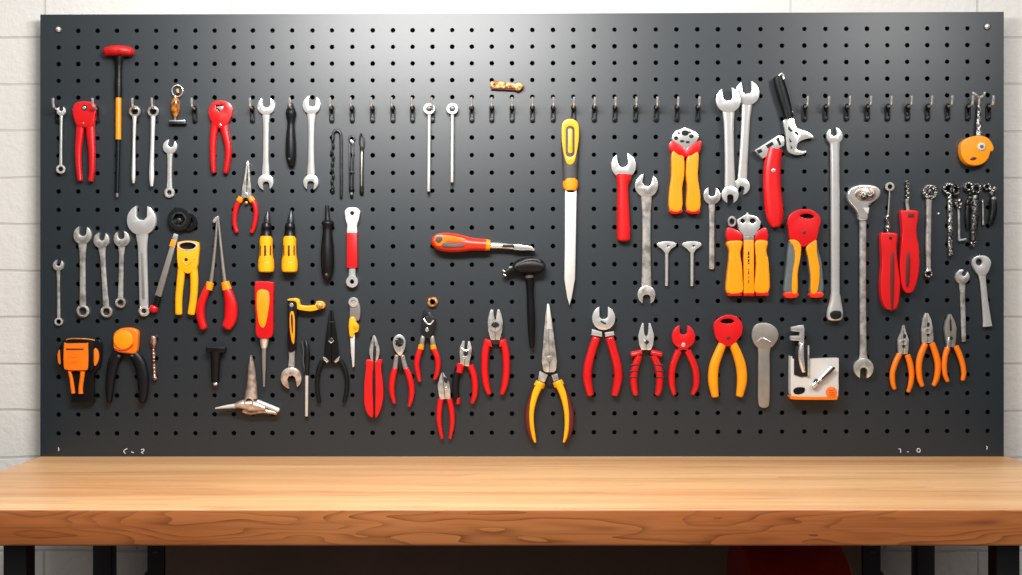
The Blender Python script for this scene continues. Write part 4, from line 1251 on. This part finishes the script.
for o in (MM((402, 270), (420, 292), (412, 296), (400, 284)), MM((430, 290), (448, 305), (440, 310), (428, 300)), MM((404, 320), (416, 336), (408, 340)), MM((410, 350), (420, 362), (412, 366))):
    T.add('jaw_recess', G().plate(o, 7.6, 8.4, .05), 'gun')

T = Thing('combination_wrench', 'very long silver wrench with a flared hollow socket at its lower end', 'wrench', 834.5, 136, d0=7)
T.add('open_jaw', open_head(834.4, 136.2, 8.0, -104, 6.2, 8, 1, 6.5), 'steel')
T.add('shaft', G().sweep([(834.6, 142, 5.6), (834.8, 147, 4.8), (835, 180, 4.6), (835.2, 240, 4.6), (835.2, 300, 4.6), (835.2, 306, 6.6)], d=4, hd=3, ex=2.8, cap=(0, 0)), 'steel')
T.add('socket', G().sweep([(835.2, 294, 4.8), (835.1, 302, 6.2), (834.8, 310, 8.0), (834.5, 316, 8.2), (834.5, 319, 7.4)], d=5, hd=4.6, ex=2.4, cap=(0, .3)), 'steel')
T.add('socket_mouth', G().plate(smooth([(829.4, 312.6), (834, 310.4), (839.6, 311.6), (840.2, 316.4), (835, 319.4), (830, 317.6)], 3), 8.6, 9.9, .3), 'blacksteel')

N2 = Z(715, 205, 5.75)
T = Thing('wire_stripper', 'stout three bar stripper with amber handles and a silver hexagonal head', 'pliers', 747, 225, d0=10)
T.add('head', G().plate(N2((125, 85), (180, 52), (238, 68), (262, 95), (256, 130), (228, 175), (160, 175), (135, 140)), 2, 9, .9, holes=[ell(*N2((215, 92))[0], 3.0, 2.6, 14), ell(*N2((158, 92))[0], 2.4, 2.2, 14)]), 'steel')
T.add('head_core', G().plate(N2((145, 80), (240, 80), (235, 120), (160, 120)), 1.5, 5, .2), 'hole')
T.add('side_spring', G().ring(*N2((98, 95))[0], 4.2, 2.6, 3, 6, 20, sy=1.3), 'worn')
T.add('head_pin', G().slab(N2((182, 45), (188, 80)), (.9, .9), 8.6, 9.6, .2), 'white')
T.add('neck', G().box(*N2((162, 170))[0], *N2((222, 204))[0], 2, 8, .6), 'worn')
for o in (N2((65, 140), (85, 130), (130, 148), (155, 170), (150, 205), (70, 208)), N2((300, 145), (280, 130), (245, 150), (228, 180), (230, 206), (298, 206))):
    T.add('shoulder', G().plate(smooth(o, 2), 1, 9, 1.2), 'crimson')
for o in (N2((66, 212), (150, 206), (152, 240), (144, 275), (150, 350), (156, 420), (156, 502), (68, 506), (66, 420), (76, 330), (80, 260)), N2((232, 206), (300, 208), (294, 260), (302, 320), (310, 400), (306, 500), (226, 502), (228, 420), (234, 340), (230, 270))):
    hb = T.add('handle', G().plate(smooth(o, 3), .6, 10.5, 2.4, seg=4), 'amber')
    xs = [p[0] for p in o]
    T.add('handle_foot', G().box(min(xs) + .8, 291, max(xs) - .6, 296, .5, 10, 1.4, 1.2), 'crimson', hb)
bar = T.add('centre_bar', G().plate(N2((163, 202), (220, 202), (222, 508), (162, 508)), .8, 9.6, .9), 'amber')
T.add('bar_foot', G().box(*N2((162, 500))[0], *N2((224, 524))[0], .6, 9, 1.0), 'crimson', bar)
for a, b, w in ((268, 290, .8), (294, 306, .9), (312, 328, .8), (332, 340, .8), (368, 374, .5), (380, 400, .5), (412, 418, .5), (430, 450, .4)):
    p = N2((190, a), (190, b))
    T.add('printed_mark', G().slab(p, (w, w), 9.4, 9.75, 0), 'hole', bar)

T = Thing('pincers', 'red headed end pincers with yellow and slate grey handles', 'pincers', 803, 225, d0=10)
T.add('head', G().plate(smooth(N2((414, 90), (440, 45), (500, 24), (560, 34), (602, 76), (592, 140), (576, 205), (540, 225), (505, 240), (465, 222), (430, 200), (420, 140)), 3), 2, 10, 1.6, holes=[smooth(N2((482, 66), (505, 52), (540, 52), (566, 66), (555, 78), (520, 78)), 3)], seg=3), 'crimson')
T.add('mouth_recess', G().plate(smooth(N2((475, 60), (505, 46), (545, 48), (574, 66), (560, 84), (510, 82)), 2), 1.6, 4, .2), 'hole')
rivet(T, *N2((508, 158))[0], 2.0, 9, 10.4, 'maroon')
for side, o, i, f in (('l', ((432, 205), (470, 215), (478, 300), (470, 400), (474, 508), (398, 508), (402, 420), (412, 320), (420, 240)), ((424, 204), (462, 200), (492, 235), (484, 310), (472, 400), (470, 504), (440, 504), (442, 400), (456, 310), (450, 245)), ((398, 502), (474, 502), (468, 532), (404, 534))),
                      ('r', ((572, 205), (530, 240), (534, 330), (546, 420), (544, 508), (618, 508), (618, 400), (606, 320), (592, 260)), ((575, 200), (522, 240), (530, 290), (546, 400), (548, 504), (582, 504), (596, 440), (598, 360), (584, 280), (582, 230)), ((542, 502), (618, 502), (612, 530), (548, 532)))):
    hb = T.add('handle', G().plate(smooth(N2(*o), 3), .6, 8.8, 2.0, seg=4), 'slate')
    T.add('inner_grip', G().plate(smooth(N2(*i), 3), 3, 10.4, 1.4, seg=3), 'amber', hb)
    T.add('handle_foot', G().plate(smooth(N2(*f), 2), .5, 10, 1.2), 'orangered', hb)

# ------------------------------------------------------------------ lower middle and right
KK = Z(500, 290, 3.594)
T = pliers('long_nose_pliers', 'largest long nose pliers on the board, with maroon and yellow handles', 548, 340,
           [KK((146, 330, 4.6), (122, 378, 5.0), (106, 430, 4.9), (104, 480, 4.4), (112, 520, 3.6), (124, 546, 2.0)), KK((206, 325, 4.6), (230, 378, 5.2), (248, 430, 5.2), (252, 480, 4.6), (244, 520, 3.6), (230, 546, 2.0))], 'maroon', hd=4.6, dh=5.6)
for hb, p in zip(T.h, (KK((146, 332, 3.8), (126, 376, 3.4), (114, 430, 2.6), (114, 480, 2.3), (120, 520, 2.0), (126, 545, 1.2)), KK((206, 328, 3.8), (226, 374, 3.4), (238, 430, 2.6), (240, 480, 2.3), (236, 520, 2.0), (229, 545, 1.2)))):
    T.add('yellow_inlay', G().sweep([q + (2.2,) for q in p], d=9.2, cap=(.2, .5)), 'yellow', hb)
    a = p[0], p[1]
    T.add('collar', G().sweep([(p[0][0], p[0][1], 5.0, 5.2), ((p[0][0] * 2 + p[1][0]) / 3, (p[0][1] * 2 + p[1][1]) / 3, 5.4, 5.4)], d=5.8, cap=(.2, .1)), 'yellow', hb)
jaws(T, (548, 303.4), (549.5, 372), [(0, .9), (.15, 2.6), (.36, 4.2), (.6, 5.8), (.84, 7.6), (.97, 6.4), (1, 4)], 'worn', 2.5, 9, .2, .9)
rivet(T, *KK((177, 246))[0], 3.0, 8.4, 9.8, 'grey')
T.add('jaw_face', G().plate(KK((170, 52), (176, 52), (186, 140), (168, 140)), 8.6, 9.3, .2), 'blade')
for o in (KK((142, 290), (172, 305), (160, 332), (136, 326)), KK((184, 305), (206, 300), (212, 322), (194, 332))):
    T.add('shoulder', G().plate(o, 3, 8, .6), 'worn')
T.add('spring_gap', G().plate(smooth(KK((164, 312), (190, 312), (196, 338), (176, 345), (160, 334)), 2), 1, 4, .2), 'hole')

T = pliers('spanner_pliers', 'red handled pliers with U shaped silver jaw, right of the yellow long nose pliers', 603.5, 318,
           [KK((346, 172, 4.8), (330, 220, 4.8), (316, 275, 4.9), (314, 320, 4.9), (324, 375, 4.0)), KK((394, 172, 4.8), (408, 220, 4.8), (422, 275, 4.9), (424, 320, 4.9), (412, 375, 4.0))], 'crimson', hd=4.4)
T.add('open_jaw', open_head(603.5, 318.4, 11.6, -90, 8.4, 12.4, 2, 8.5, bev=.9), 'steel')
for s, o in ((-1, KK((330, 140), (366, 150), (366, 168), (328, 162))), (1, KK((376, 152), (408, 148), (410, 162), (378, 168)))):
    T.add('shoulder', G().plate(o, 2, 8, .6), 'steel')
T.add('pivot_slot', G().sweep([p + (.9, .6) for p in KK((362, 112), (378, 120))], d=8.8), 'gun')

T = pliers('side_cutters', 'red ridged handled side cutters with a twin pronged silver jaw', 646, 335,
           [KK((500, 236, 3.8), (486, 275, 4.2), (480, 320, 4.0), (484, 360, 3.7), (488, 375, 3.0)), KK((552, 236, 3.8), (568, 275, 4.2), (574, 320, 4.0), (570, 360, 3.7), (564, 375, 3.0))], 'crimson', hd=4)
jaws(T, (646, 323), (646, 350), [(0, 4.0, 2.6), (.2, 6.0, 2.3), (.42, 7.6, 1.8), (.5, 7.8, .1), (.8, 7.0), (1, 4.6)], 'steel', 2, 7.6)
for a, b, i in ((482, 228, 0), (570, 228, 1)):
    q = KK((a + (8 if i == 0 else -8), b))[0]
    T.add('finger_guard', G().sweep([(q[0] - 4.6, q[1] + (1.2 if i == 0 else -1), 3, 4.6), (q[0] + 4.6, q[1] + (-1 if i == 0 else 1.2), 3, 4.6)], d=5.4), 'crimson', T.h[i])
rivet(T, *KK((526, 186))[0], 2.2, 7.2, 8.6, 'gun')
T.add('pivot_spot', G().ball(*KK((520, 182))[0], 8.4, 1, 1, .7), 'chrome')
for i, hx in ((0, (482, 478)), (1, (571, 574))):
    for yy in (268, 290, 312):
        q = KK((hx[0] if yy < 280 else hx[1], yy))[0]
        T.add('grip_ridge', G().sweep([(q[0] - 3.4, q[1], .8, .8), (q[0] + 3.4, q[1], .8, .8)], d=9.0), 'maroon', T.h[i])

OO = Z(660, 300, 4.79)
T = pliers('spanner_pliers', 'all red small pliers with an open crescent jaw and silver rivet', 683, 336,
           [OO((88, 245, 4.0), (66, 300, 3.9), (56, 350, 3.7), (58, 410, 3.4), (68, 450, 2.4)), OO((132, 245, 4.0), (158, 300, 3.9), (172, 350, 3.7), (172, 410, 3.4), (156, 450, 2.4))], 'crimson', hd=3.8)
T.add('open_jaw', open_head(683.2, 337, 11.6, -90, 7.4, 9.5, 2, 8.5, bev=.9), 'crimson')
T.add('throat', G().plate(OO((88, 210), (132, 210), (136, 246), (112, 236), (84, 246)), 2, 7.6, .8), 'crimson')
rivet(T, *OO((110, 214))[0], 2.1, 8, 9.4, 'worn')

T = pliers('pincers', 'red headed end pincers with plain yellow handles at lower right of centre', 727, 328,
           [OO((302, 205, 4.6), (278, 260, 5.2), (258, 320, 5.6), (254, 390, 5.6), (264, 462, 4.0)), OO((346, 205, 4.6), (370, 260, 5.4), (388, 320, 5.8), (392, 390, 5.6), (380, 460, 4.0))], 'amber', hd=4.6, cap=(.2, .3))
T.add('head', G().plate(smooth(OO((255, 120), (278, 88), (325, 70), (372, 86), (392, 125), (384, 170), (352, 205), (325, 222), (290, 205), (266, 180)), 3), 2, 10, 1.6, holes=[smooth(OO((286, 104), (304, 90), (340, 90), (352, 104), (335, 112), (304, 112)), 3)], seg=3), 'crimson')
T.add('mouth_recess', G().plate(smooth(OO((280, 104), (304, 86), (342, 86), (358, 104), (335, 116), (302, 116)), 2), 1.6, 4, .2), 'hole')
rivet(T, *OO((324, 180))[0], 1.9, 9, 10.6, 'maroon')

T = Thing('flat_spanner', 'flat dull grey spanner with a solid round head left of the white case', 'spanner', 764, 335, d0=6)
T.add('head', G().plate(smooth(OO((438, 170), (448, 130), (475, 110), (520, 112), (555, 135), (567, 170), (552, 205), (528, 228), (478, 232), (450, 210)), 3), 1, 6, 1.0), 'grey')
T.add('shaft', G().plate(smooth(OO((466, 205), (490, 190), (530, 205), (524, 260), (523, 400), (523, 490), (510, 514), (482, 514), (470, 490), (469, 400), (470, 260)), 3), 1.2, 5.6, .9), 'grey')
T.add('head_ridge', G().tube([p + (6,) for p in OO((464, 200), (490, 182), (528, 200))], .6), 'worn')

Q7 = Z(780, 320, 6.77)
T = Thing('bit_case', 'white plastic case with an orange base and a silver clamp standing in it', 'case', 813, 378, d0=14)
cs = T.add('case', G().plate(smooth(Q7((66, 262), (66, 246), (78, 246), (84, 262), (240, 260), (370, 256), (388, 272), (386, 400), (384, 505), (350, 516), (120, 514), (72, 510), (64, 460)), 2), .5, 15, 1.4, seg=3), 'white')
T.add('base_strip', G().plate(smooth(Q7((62, 508), (120, 514), (345, 514), (386, 495), (378, 530), (350, 538), (100, 536), (66, 528)), 2), .4, 15.4, 1.4), 'orange', cs)
T.add('holster', G().plate(Q7((86, 262), (100, 175), (184, 168), (186, 262), (182, 378), (130, 382), (86, 366)), 12, 16.4, .6), 'blacksteel')
T.add('clamp', G().plate(Q7((68, 46), (120, 36), (152, 32), (160, 60), (156, 168), (122, 168), (124, 140), (66, 136), (62, 106), (126, 104), (128, 80), (70, 74)), 7, 14, .8), 'chrome')
T.add('clamp_stem', G().sweep(Q7((140, 160, 2.0), (134, 200, 2.8), (134, 250, 3.0), (140, 300, 2.8), (150, 350, 1.8)), d=16, cap=(.2, .4)), 'chrome')
T.add('holster_rail', G().slab(Q7((182, 170), (182, 380)), (.8, .8), 14, 17.4, .3), 'worn')
T.add('oval_slot', G().plate(smooth(Q7((82, 470), (110, 452), (158, 456), (156, 485), (125, 500), (90, 496)), 3), 14, 15.3, .1), 'black', cs)
bd = T.add('badge', G().cyl(*Q7((338, 485))[0], 5.6, 14, 15.8, 28, .2), 'badge', cs)
for yy in (470, 485, 500):
    T.add('badge_line', G().tube([p + (15.9,) for p in Q7((318, yy), (338, yy + 4), (358, yy - 2))], .3, 6), 'orangered', cs)
T = Thing('driver_bit', 'chrome driver bit with a black tip set diagonally on the white case', 'driver bit', 821, 378, d0=18)
T.add('base', G().sweep(Q7((212, 448, 2.8), (232, 428, 3.0), (250, 412, 2.6)), d=18, cap=(.3, .2)), 'chrome')
T.add('band', G().sweep(Q7((228, 408, 2.6), (246, 424, 2.6)), d=18.4, hd=2.4), 'blacksteel')
T.add('shank', G().sweep(Q7((255, 408, 2.4), (300, 360, 2.6), (340, 318, 2.6)), d=18, cap=(.1, .2)), 'steel')
T.add('tip', G().sweep(Q7((272, 396, .9), (355, 320, 1.2)), d=20.2, hd=1.0), 'black')

R2 = Z(840, 175, 4.11)
T = Thing('ratchet_wrench', 'polished long ratchet wrench with an oval head and an open lower jaw', 'wrench', 863, 196, d0=9)
out = R2((28, 85), (36, 60), (65, 44), (100, 40), (140, 45), (162, 62), (160, 88), (140, 108), (118, 125), (112, 165), (108, 185), (76, 185), (72, 160), (56, 135), (35, 110))
hb = T.add('head', G().plate(smooth(out, 3), 1, 9.5, 2.2, seg=4), 'chrome')
T.add('head_dial', G().plate(smooth(R2((58, 85), (66, 62), (100, 55), (138, 62), (142, 88), (120, 106), (80, 106)), 3), 8.6, 10.4, .6), 'copper', hb)
T.add('dial_lever', G().plate(smooth(R2((72, 82), (80, 72), (128, 70), (132, 86), (120, 94), (82, 94)), 3), 10, 11.6, .5), 'knurl', hb)
T.add('neck_mark', G().plate(R2((92, 135), (116, 135), (112, 160), (100, 150)), 9, 9.9, .1), 'white', hb)
T.add('shaft', G().sweep([(862.6, 216, 4.0, 3.6), (862.9, 225, 3.5, 3.2), (862.8, 270, 3.3, 3), (863, 320, 3.3, 3), (863.2, 352, 3.6, 3), (863.3, 360, 5.4, 3)], d=4.4, ex=2.8, cap=(0, 0)), 'worn')
T.add('open_jaw', open_head(863.4, 368, 9.8, 92, 7.0, 10.5, 1, 7.5), 'worn')

for base, lab, hpts, slot, mat in (
    ('ring', 'red handled driver with a small ring tip, lower of the two red drivers', ((165, 242), (180, 238), (228, 240), (232, 262), (228, 300), (234, 370), (244, 440), (240, 500), (228, 548), (190, 552), (168, 510), (162, 440), (168, 370), (166, 300)), ((205, 325), (216, 322), (218, 400), (214, 545), (204, 548), (200, 420)), 'red'),
    ('flute', 'red handled driver with a fluted metal tip, higher of the two red drivers', ((246, 152), (262, 146), (314, 148), (316, 180), (310, 230), (318, 300), (322, 370), (314, 430), (296, 478), (270, 484), (250, 455), (242, 380), (246, 300), (252, 230)), ((268, 325), (280, 320), (284, 380), (278, 450), (266, 460), (264, 400)), 'red')):
    P = R2(*hpts)
    T = Thing('precision_driver', lab, 'screwdriver', P[1][0], P[1][1], 'two red handled drivers right of the ratchet', d0=9)
    hb = T.add('handle', G().plate(smooth(P, 3), .5, 10.5, 3.2, seg=5), 'red')
    T.add('grip_slot', G().plate(smooth(R2(*slot), 2), 9, 11, .3), 'maroon', hb)
    if base == 'ring':
        T.add('shaft', G().sweep(R2((205, 60, .7), (202, 110, .8), (198, 165, .9)), d=5), 'grey')
        T.add('knuckle', G().sweep(R2((198, 165, 1.4), (194, 180, 2.0), (198, 195, 1.4), (196, 214, 2.6), (200, 240, 2.2)), d=5), 'knurl')
        T.add('ring_tip', G().ring(*R2((205, 48))[0], 4.6, 2.4, 3, 6.4, 20), 'worn')
        T.add('hang_hole', G().cyl(*R2((203, 260))[0], 1.6, 10, 10.9, 14, .1), 'hole', hb)
    else:
        g = G()
        for i in range(9):
            q = R2((276 + (i % 2) * 5, 28 + i * 9.5))[0]
            g.ball(q[0], q[1], 5, 1.7, 1.7, 1.6, 10, 8)
        T.add('fluted_shaft', g, 'knurl')
        T.add('ferrule', G().sweep(R2((276, 102, 2.2), (276, 118, 1.8), (280, 148, 2.2)), d=5), 'grey')
        T.add('collar_mark', G().box(*R2((274, 158))[0], *R2((300, 176))[0], 10, 10.8, .1), 'maroon', hb)

QQ = Z(830, 170, 4.106)


def knobbly(T, name, pts, r, d, mat='knurl'):
    g = G()
    for i, p in enumerate(pts):
        g.ball(p[0], p[1], d + (i % 3) * .6, r * (.8 + .4 * ((i * 37) % 10) / 10), r * (.8 + .4 * ((i * 53) % 10) / 10), r * .8, 10, 8)
    return T.add(name, g, mat)


T = Thing('ring_wrench', 'knurled silver ring wrench right of the two red handled drivers', 'wrench', 929, 192, d0=8)
T.add('ring_head', G().ring(*QQ((410, 90))[0], 7.4, 4.0, 1, 7, 28, 8), 'knurl')
T.add('ring_core', G().plate(ngon(*QQ((412, 90))[0], 3.4, 6), 1, 6, .5), 'darkknurl')
T.add('shaft', G().sweep(QQ((408, 122, 3.6), (406, 150, 2.8), (404, 300, 2.7), (404, 390, 2.4), (404, 415, 3)), d=4, ex=2.8, cap=(0, .2)), 'worn')
T.add('lower_ring', G().ring(*QQ((404, 426))[0], 4.0, 2.2, 1.6, 6, 20), 'knurl')
T = Thing('chain_wrench', 'knurled bar with a lumpy coiled head, left in the cluster near the right edge', 'wrench', 951, 190, d0=8)
T.add('coil', G().ring(*QQ((488, 76))[0], 6, 3.6, 1.6, 6, 20), 'knurl')
T.add('coil', G().ring(*QQ((512, 82))[0], 5.4, 3.0, 3, 8, 20), 'darkknurl')
T.add('bar', G().sweep(QQ((492, 100, 2.4), (494, 200, 2.6), (494, 300, 2.5), (496, 352, 2.2)), d=4, ex=2.8, cap=(.1, .2)), 'knurl')
T = Thing('hex_key', 'slim L-shaped silver key with a knobbly top in the cluster near the right edge', 'key', 957.6, 203, d0=6)
knobbly(T, 'knob', [(956.4, 200.6), (959.6, 200.2), (960.4, 204), (957, 205), (959.4, 208), (955.6, 203)], 2.1, 4)
T.add('shank', G().tube([(958.4, 208, 4), (958.8, 222, 4), (959, 238.6, 4), (960.4, 240.2, 4), (966, 239.2, 4)], 1.15, 8, 3), 'worn')
T = Thing('pipe_tongs', 'dark knurled tongs with a double ring head in the cluster near the right edge', 'tongs', 973, 190, d0=9)
T.add('ring', G().ring(968.6, 186.4, 4.6, 2.6, 2, 6.4, 20), 'knurl')
T.add('ring', G().ring(975.6, 188.6, 5.2, 3.0, 3.6, 8.4, 20), 'knurl')
knobbly(T, 'joint', [(970.6, 194), (970, 198), (968, 202), (972, 203.4), (974.6, 201), (973, 207)], 2.6, 4.4, 'darkknurl')
T.add('arm', G().sweep([(975, 196, 3.6), (975.4, 208, 4.4), (974.4, 222, 4.2), (973.6, 236, 3.4), (973.4, 241, 2.8)], d=5), 'darkknurl')
T.add('side_prong', G().sweep([(967.6, 206, 1.8), (967.4, 216, 2.2), (968, 228, 1.6)], d=5), 'blacksteel')
knobbly(T, 'foot', [(973, 239), (974.6, 242), (971.6, 243.4), (973.6, 245)], 2.0, 5)
T = Thing('thin_pin', 'thin short silver pin between the dark tongs and the black horn shaped tool', 'pin', 982.6, 212, d0=5)
T.add('shank', G().sweep([(982.6, 201, 1.0), (982.8, 213, 1.0), (983, 224.6, 1.1)], d=3.4), 'worn')
T.add('head', G().ball(982.6, 200.6, 3.4, 1.4, 1.2, 1.4), 'grey')
T = Thing('horn_scraper', 'black horn shaped tool with a knobbly silver top at the right edge of the board', 'scraper', 991, 200, d0=8)
T.add('top_ring', G().ring(987, 186.4, 3.6, 2.0, 2, 6, 20), 'knurl')
knobbly(T, 'knuckle', [(990.4, 189), (993, 191), (994, 188.6), (991.6, 193)], 2.2, 5)
T.add('body', G().sweep([(992.4, 198.4, 3.4), (993.6, 204, 4.2), (993.4, 212, 4.2), (991.4, 220, 3.4), (989.4, 224, 1.8)], d=5, cap=(.5, .6)), 'rubber')
T.add('body_cap', G().ball(992.8, 198.6, 8.2, 2.4, 1.8, 1.4), 'grey')

wrench('ratchet_wrench', 'small silver wrench with a tapered tip above the rightmost orange handled pliers', ('open', 962, 277, 7.0, -60, 4.0, 6), ('none', 963.8, 341), (3.4, 2.5, 2.2), 'worn', th=4)
T = Thing('ratchet_wrench', 'silver wrench with a pierced head and flared foot, nearest to the right edge', 'wrench', 981, 265, d0=6)
T.add('head', G().plate(smooth(QQ((582, 385), (588, 362), (610, 352), (640, 354), (658, 375), (654, 402), (638, 430), (612, 432), (594, 412)), 3), .8, 6, .9, holes=[ell(*QQ((610, 378))[0], 3.4, 3.6, 16)]), 'steel')
T.add('shaft', G().sweep([(981.6, 272, 4.6), (982.6, 280, 3.2), (984.6, 300, 3.2), (986.6, 318, 4.0), (987.4, 326.4, 4.8)], d=3.4, hd=2.2, ex=3, cap=(0, .08)), 'steel')

RR = Z(830, 290, 4.79)
for lab, tip, base, prof, h, mat in (
    ('orange handled pliers with an angled pointed jaw, leftmost of the three orange pairs', (903.2, 325), (902.6, 354), [(0, .5), (.25, 2.4), (.5, 5.4), (.75, 5.0), (1, 4.4)], (RR((332, 308, 3.2), (312, 350, 3.2), (298, 400, 3.0), (300, 445, 2.8), (308, 472, 2.2)), RR((370, 312, 3.2), (384, 360, 3.3), (390, 410, 3.0), (384, 455, 2.8), (374, 486, 2.2))), 'chrome'),
    ('orange handled pliers with a blunt silver jaw, middle and tallest of the three orange pairs', (926.2, 313), (927.4, 343), [(0, 1.2), (.2, 4.0), (.55, 5.6), (.8, 5.6), (1, 5.4)], (RR((456, 258, 3.4), (434, 310, 3.6), (424, 360, 3.5), (428, 420, 3.2), (440, 458, 2.5)), RR((488, 256, 3.4), (506, 310, 3.6), (516, 360, 3.5), (510, 420, 3.2), (496, 455, 2.5))), 'chrome'),
    ('orange handled pliers with a dark grooved jaw, rightmost of the three orange pairs', (949.4, 314), (950.6, 347), [(0, .8), (.2, 4.2), (.42, 6.0), (.7, 5.2), (1, 3.8)], (RR((562, 278, 3.2), (550, 320, 3.1), (546, 365, 3.0), (550, 405, 2.8), (562, 436, 2.2)), RR((602, 270, 3.2), (620, 310, 3.2), (634, 355, 3.0), (640, 400, 2.8), (634, 430, 2.2))), 'gun')):
    T = pliers('side_cutters', lab, tip[0], (tip[1] + base[1]) / 2, h, 'orange', hd=3.4, group='three orange handled pliers at lower right')
    T.e.name = 'side_cutters'
    jaws(T, tip, base, prof, 'worn' if mat == 'chrome' else 'grey', 2, 7.5)
    m = lambda t, q=0: (tip[0] + (base[0] - tip[0]) * t + q, tip[1] + (base[1] - tip[1]) * t)
    if mat == 'gun':
        T.add('jaw_groove', G().slab([m(.16), m(.5)], (.7, 1.0), 7, 7.9, .1), 'hole')
        T.add('knuckle', G().sweep([m(.72, -2) + (1.4, 1.6), m(1.02, -3.4) + (1.6, 1.6)], d=7), 'chrome')
    else:
        T.add('jaw_notch', G().plate(ell(*m(.38, .8), 1.5, 2.2, 12), 7, 7.9, .1), 'hole')
        T.add('jaw_rim', G().ring(*m(.6), 4.0, 2.2, 7, 8.4, 20, sy=.9, bev=.3), 'chrome')
    rivet(T, *m(.72), 1.5, 7.2, 8.8, 'hole')

OT = Z(940, 85, 6.39)
T = Thing('tape_measure', 'round orange tape measure with a white button, hung by a silver link', 'tape measure', 975, 151, d0=10)
out = OT((122, 410), (132, 370), (170, 340), (235, 326), (290, 338), (318, 370), (332, 400), (328, 425), (312, 430), (300, 470), (265, 505), (215, 518), (165, 505), (132, 465))
T.add('case', G().plate(smooth(out, 3), .5, 12, 2.6, seg=4), 'amber')
T.add('button', G().cyl(*OT((253, 397))[0], 4.0, 11.4, 13.4, 24, .6), 'white')
T.add('button_eye', G().cyl(*OT((253, 397))[0], 1.8, 13, 13.9, 18, .3), 'slate')
p = OT((180, 480), (200, 462), (225, 470), (205, 484))
T.add('case_mark', G().plate(smooth(p, 2), 11.6, 12.3, .1), 'maroon')
T.add('tape_link', G().sweep(OT((243, 130, 1.6, 1.4), (244, 180, 2.0, 1.4), (240, 240, 2.0, 1.4), (242, 280, 2.6, 1.6), (243, 330, 3.0, 1.8)), d=9, ex=3, cap=(.2, 0)), 'knurl')
T.add('link_bar', G().tube([q + (d,) for q, d in zip(OT((188, 55), (215, 72), (240, 86), (268, 68), (268, 52)), (16, 16, 12, 14, 14))], 1.2, 8, 4), 'worn')
T.add('link_stem', G().tube([q + (d,) for q, d in zip(OT((240, 86), (243, 110), (243, 140)), (12, 10, 9))], 1.3, 8, 3), 'worn')

T = Thing('pin_nail', 'tiny white pin head stuck in the board right of the knurled ring wrench', 'pin', 938.5, 213.7, d0=2)
T.add('pin_head', G().ball(938.5, 213.7, 1, 1.3, 1.3, 1.2), 'chrome')
T.add('shank', G().sweep([(938.5, 213.9, .5), (938.5, 214.6, .5)], d=.6), 'grey')

# ------------------------------------------------------------------ light and camera


def area(name, loc, target, sx, sy, power, col=(1, 1, 1)):
    l = bpy.data.lights.new(name, 'AREA')
    l.shape = 'RECTANGLE'
    l.size, l.size_y = sx, sy
    l.energy = power
    l.color = col
    o = bpy.data.objects.new(name, l)
    o.location = loc
    o.rotation_euler = (Vector(target) - Vector(loc)).to_track_quat('-Z', 'Y').to_euler()
    COL.objects.link(o)
    return o


area('ceiling_lamp', (-0.13, -0.62, H + 0.44), (-0.11, 0.0, H + 0.02), 0.42, 0.12, 8.6, (1, 0.985, 0.96))
area('ceiling_lamp', (0.60, -0.62, H + 0.44), (0.50, 0.0, H + 0.1), 0.14, 0.12, 1.6, (1, 0.98, 0.96))
area('front_fill', (0.0, -1.7, H + 1.45), (0, -0.1, H - 0.3), 1.6, 0.7, 19, (1, 0.985, 0.96))  # unseen soft fill, added high in front to light the tools

wd = bpy.data.worlds.new('room_ambience')
SC.world = wd
wd.use_nodes = True
nt = wd.node_tree
bg = nt.nodes['Background']
tc = nt.nodes.new('ShaderNodeTexCoord')
sp = nt.nodes.new('ShaderNodeSeparateXYZ')
rp = nt.nodes.new('ShaderNodeValToRGB')
mp = nt.nodes.new('ShaderNodeMapRange')
mp.inputs['From Min'].default_value = -1
mp.inputs['From Max'].default_value = 1
nt.links.new(tc.outputs['Generated'], sp.inputs[0])
nt.links.new(sp.outputs['Z'], mp.inputs['Value'])
nt.links.new(mp.outputs['Result'], rp.inputs['Fac'])
cr = rp.color_ramp
cr.elements[0].position, cr.elements[0].color = 0.3, (0.05, 0.045, 0.04, 1)
cr.elements[1].position, cr.elements[1].color = 0.75, (1.0, 0.99, 0.97, 1)
e2 = cr.elements.new(0.5)
e2.color = (0.13, 0.13, 0.13, 1)
nt.links.new(rp.outputs['Color'], bg.inputs['Color'])
bg.inputs['Strength'].default_value = 0.6

cam = bpy.data.cameras.new('camera')
cam.sensor_width = 36
cam.lens = D / S / 1022 * 36
cam.clip_start = 0.05
co = bpy.data.objects.new('camera', cam)
co.location = (0, -D, H)
co.rotation_euler = (pi / 2, 0, 0)
COL.objects.link(co)
SC.camera = co
SC.view_settings.view_transform = 'Standard'
SC.view_settings.look = 'None'
SC.view_settings.exposure = 0
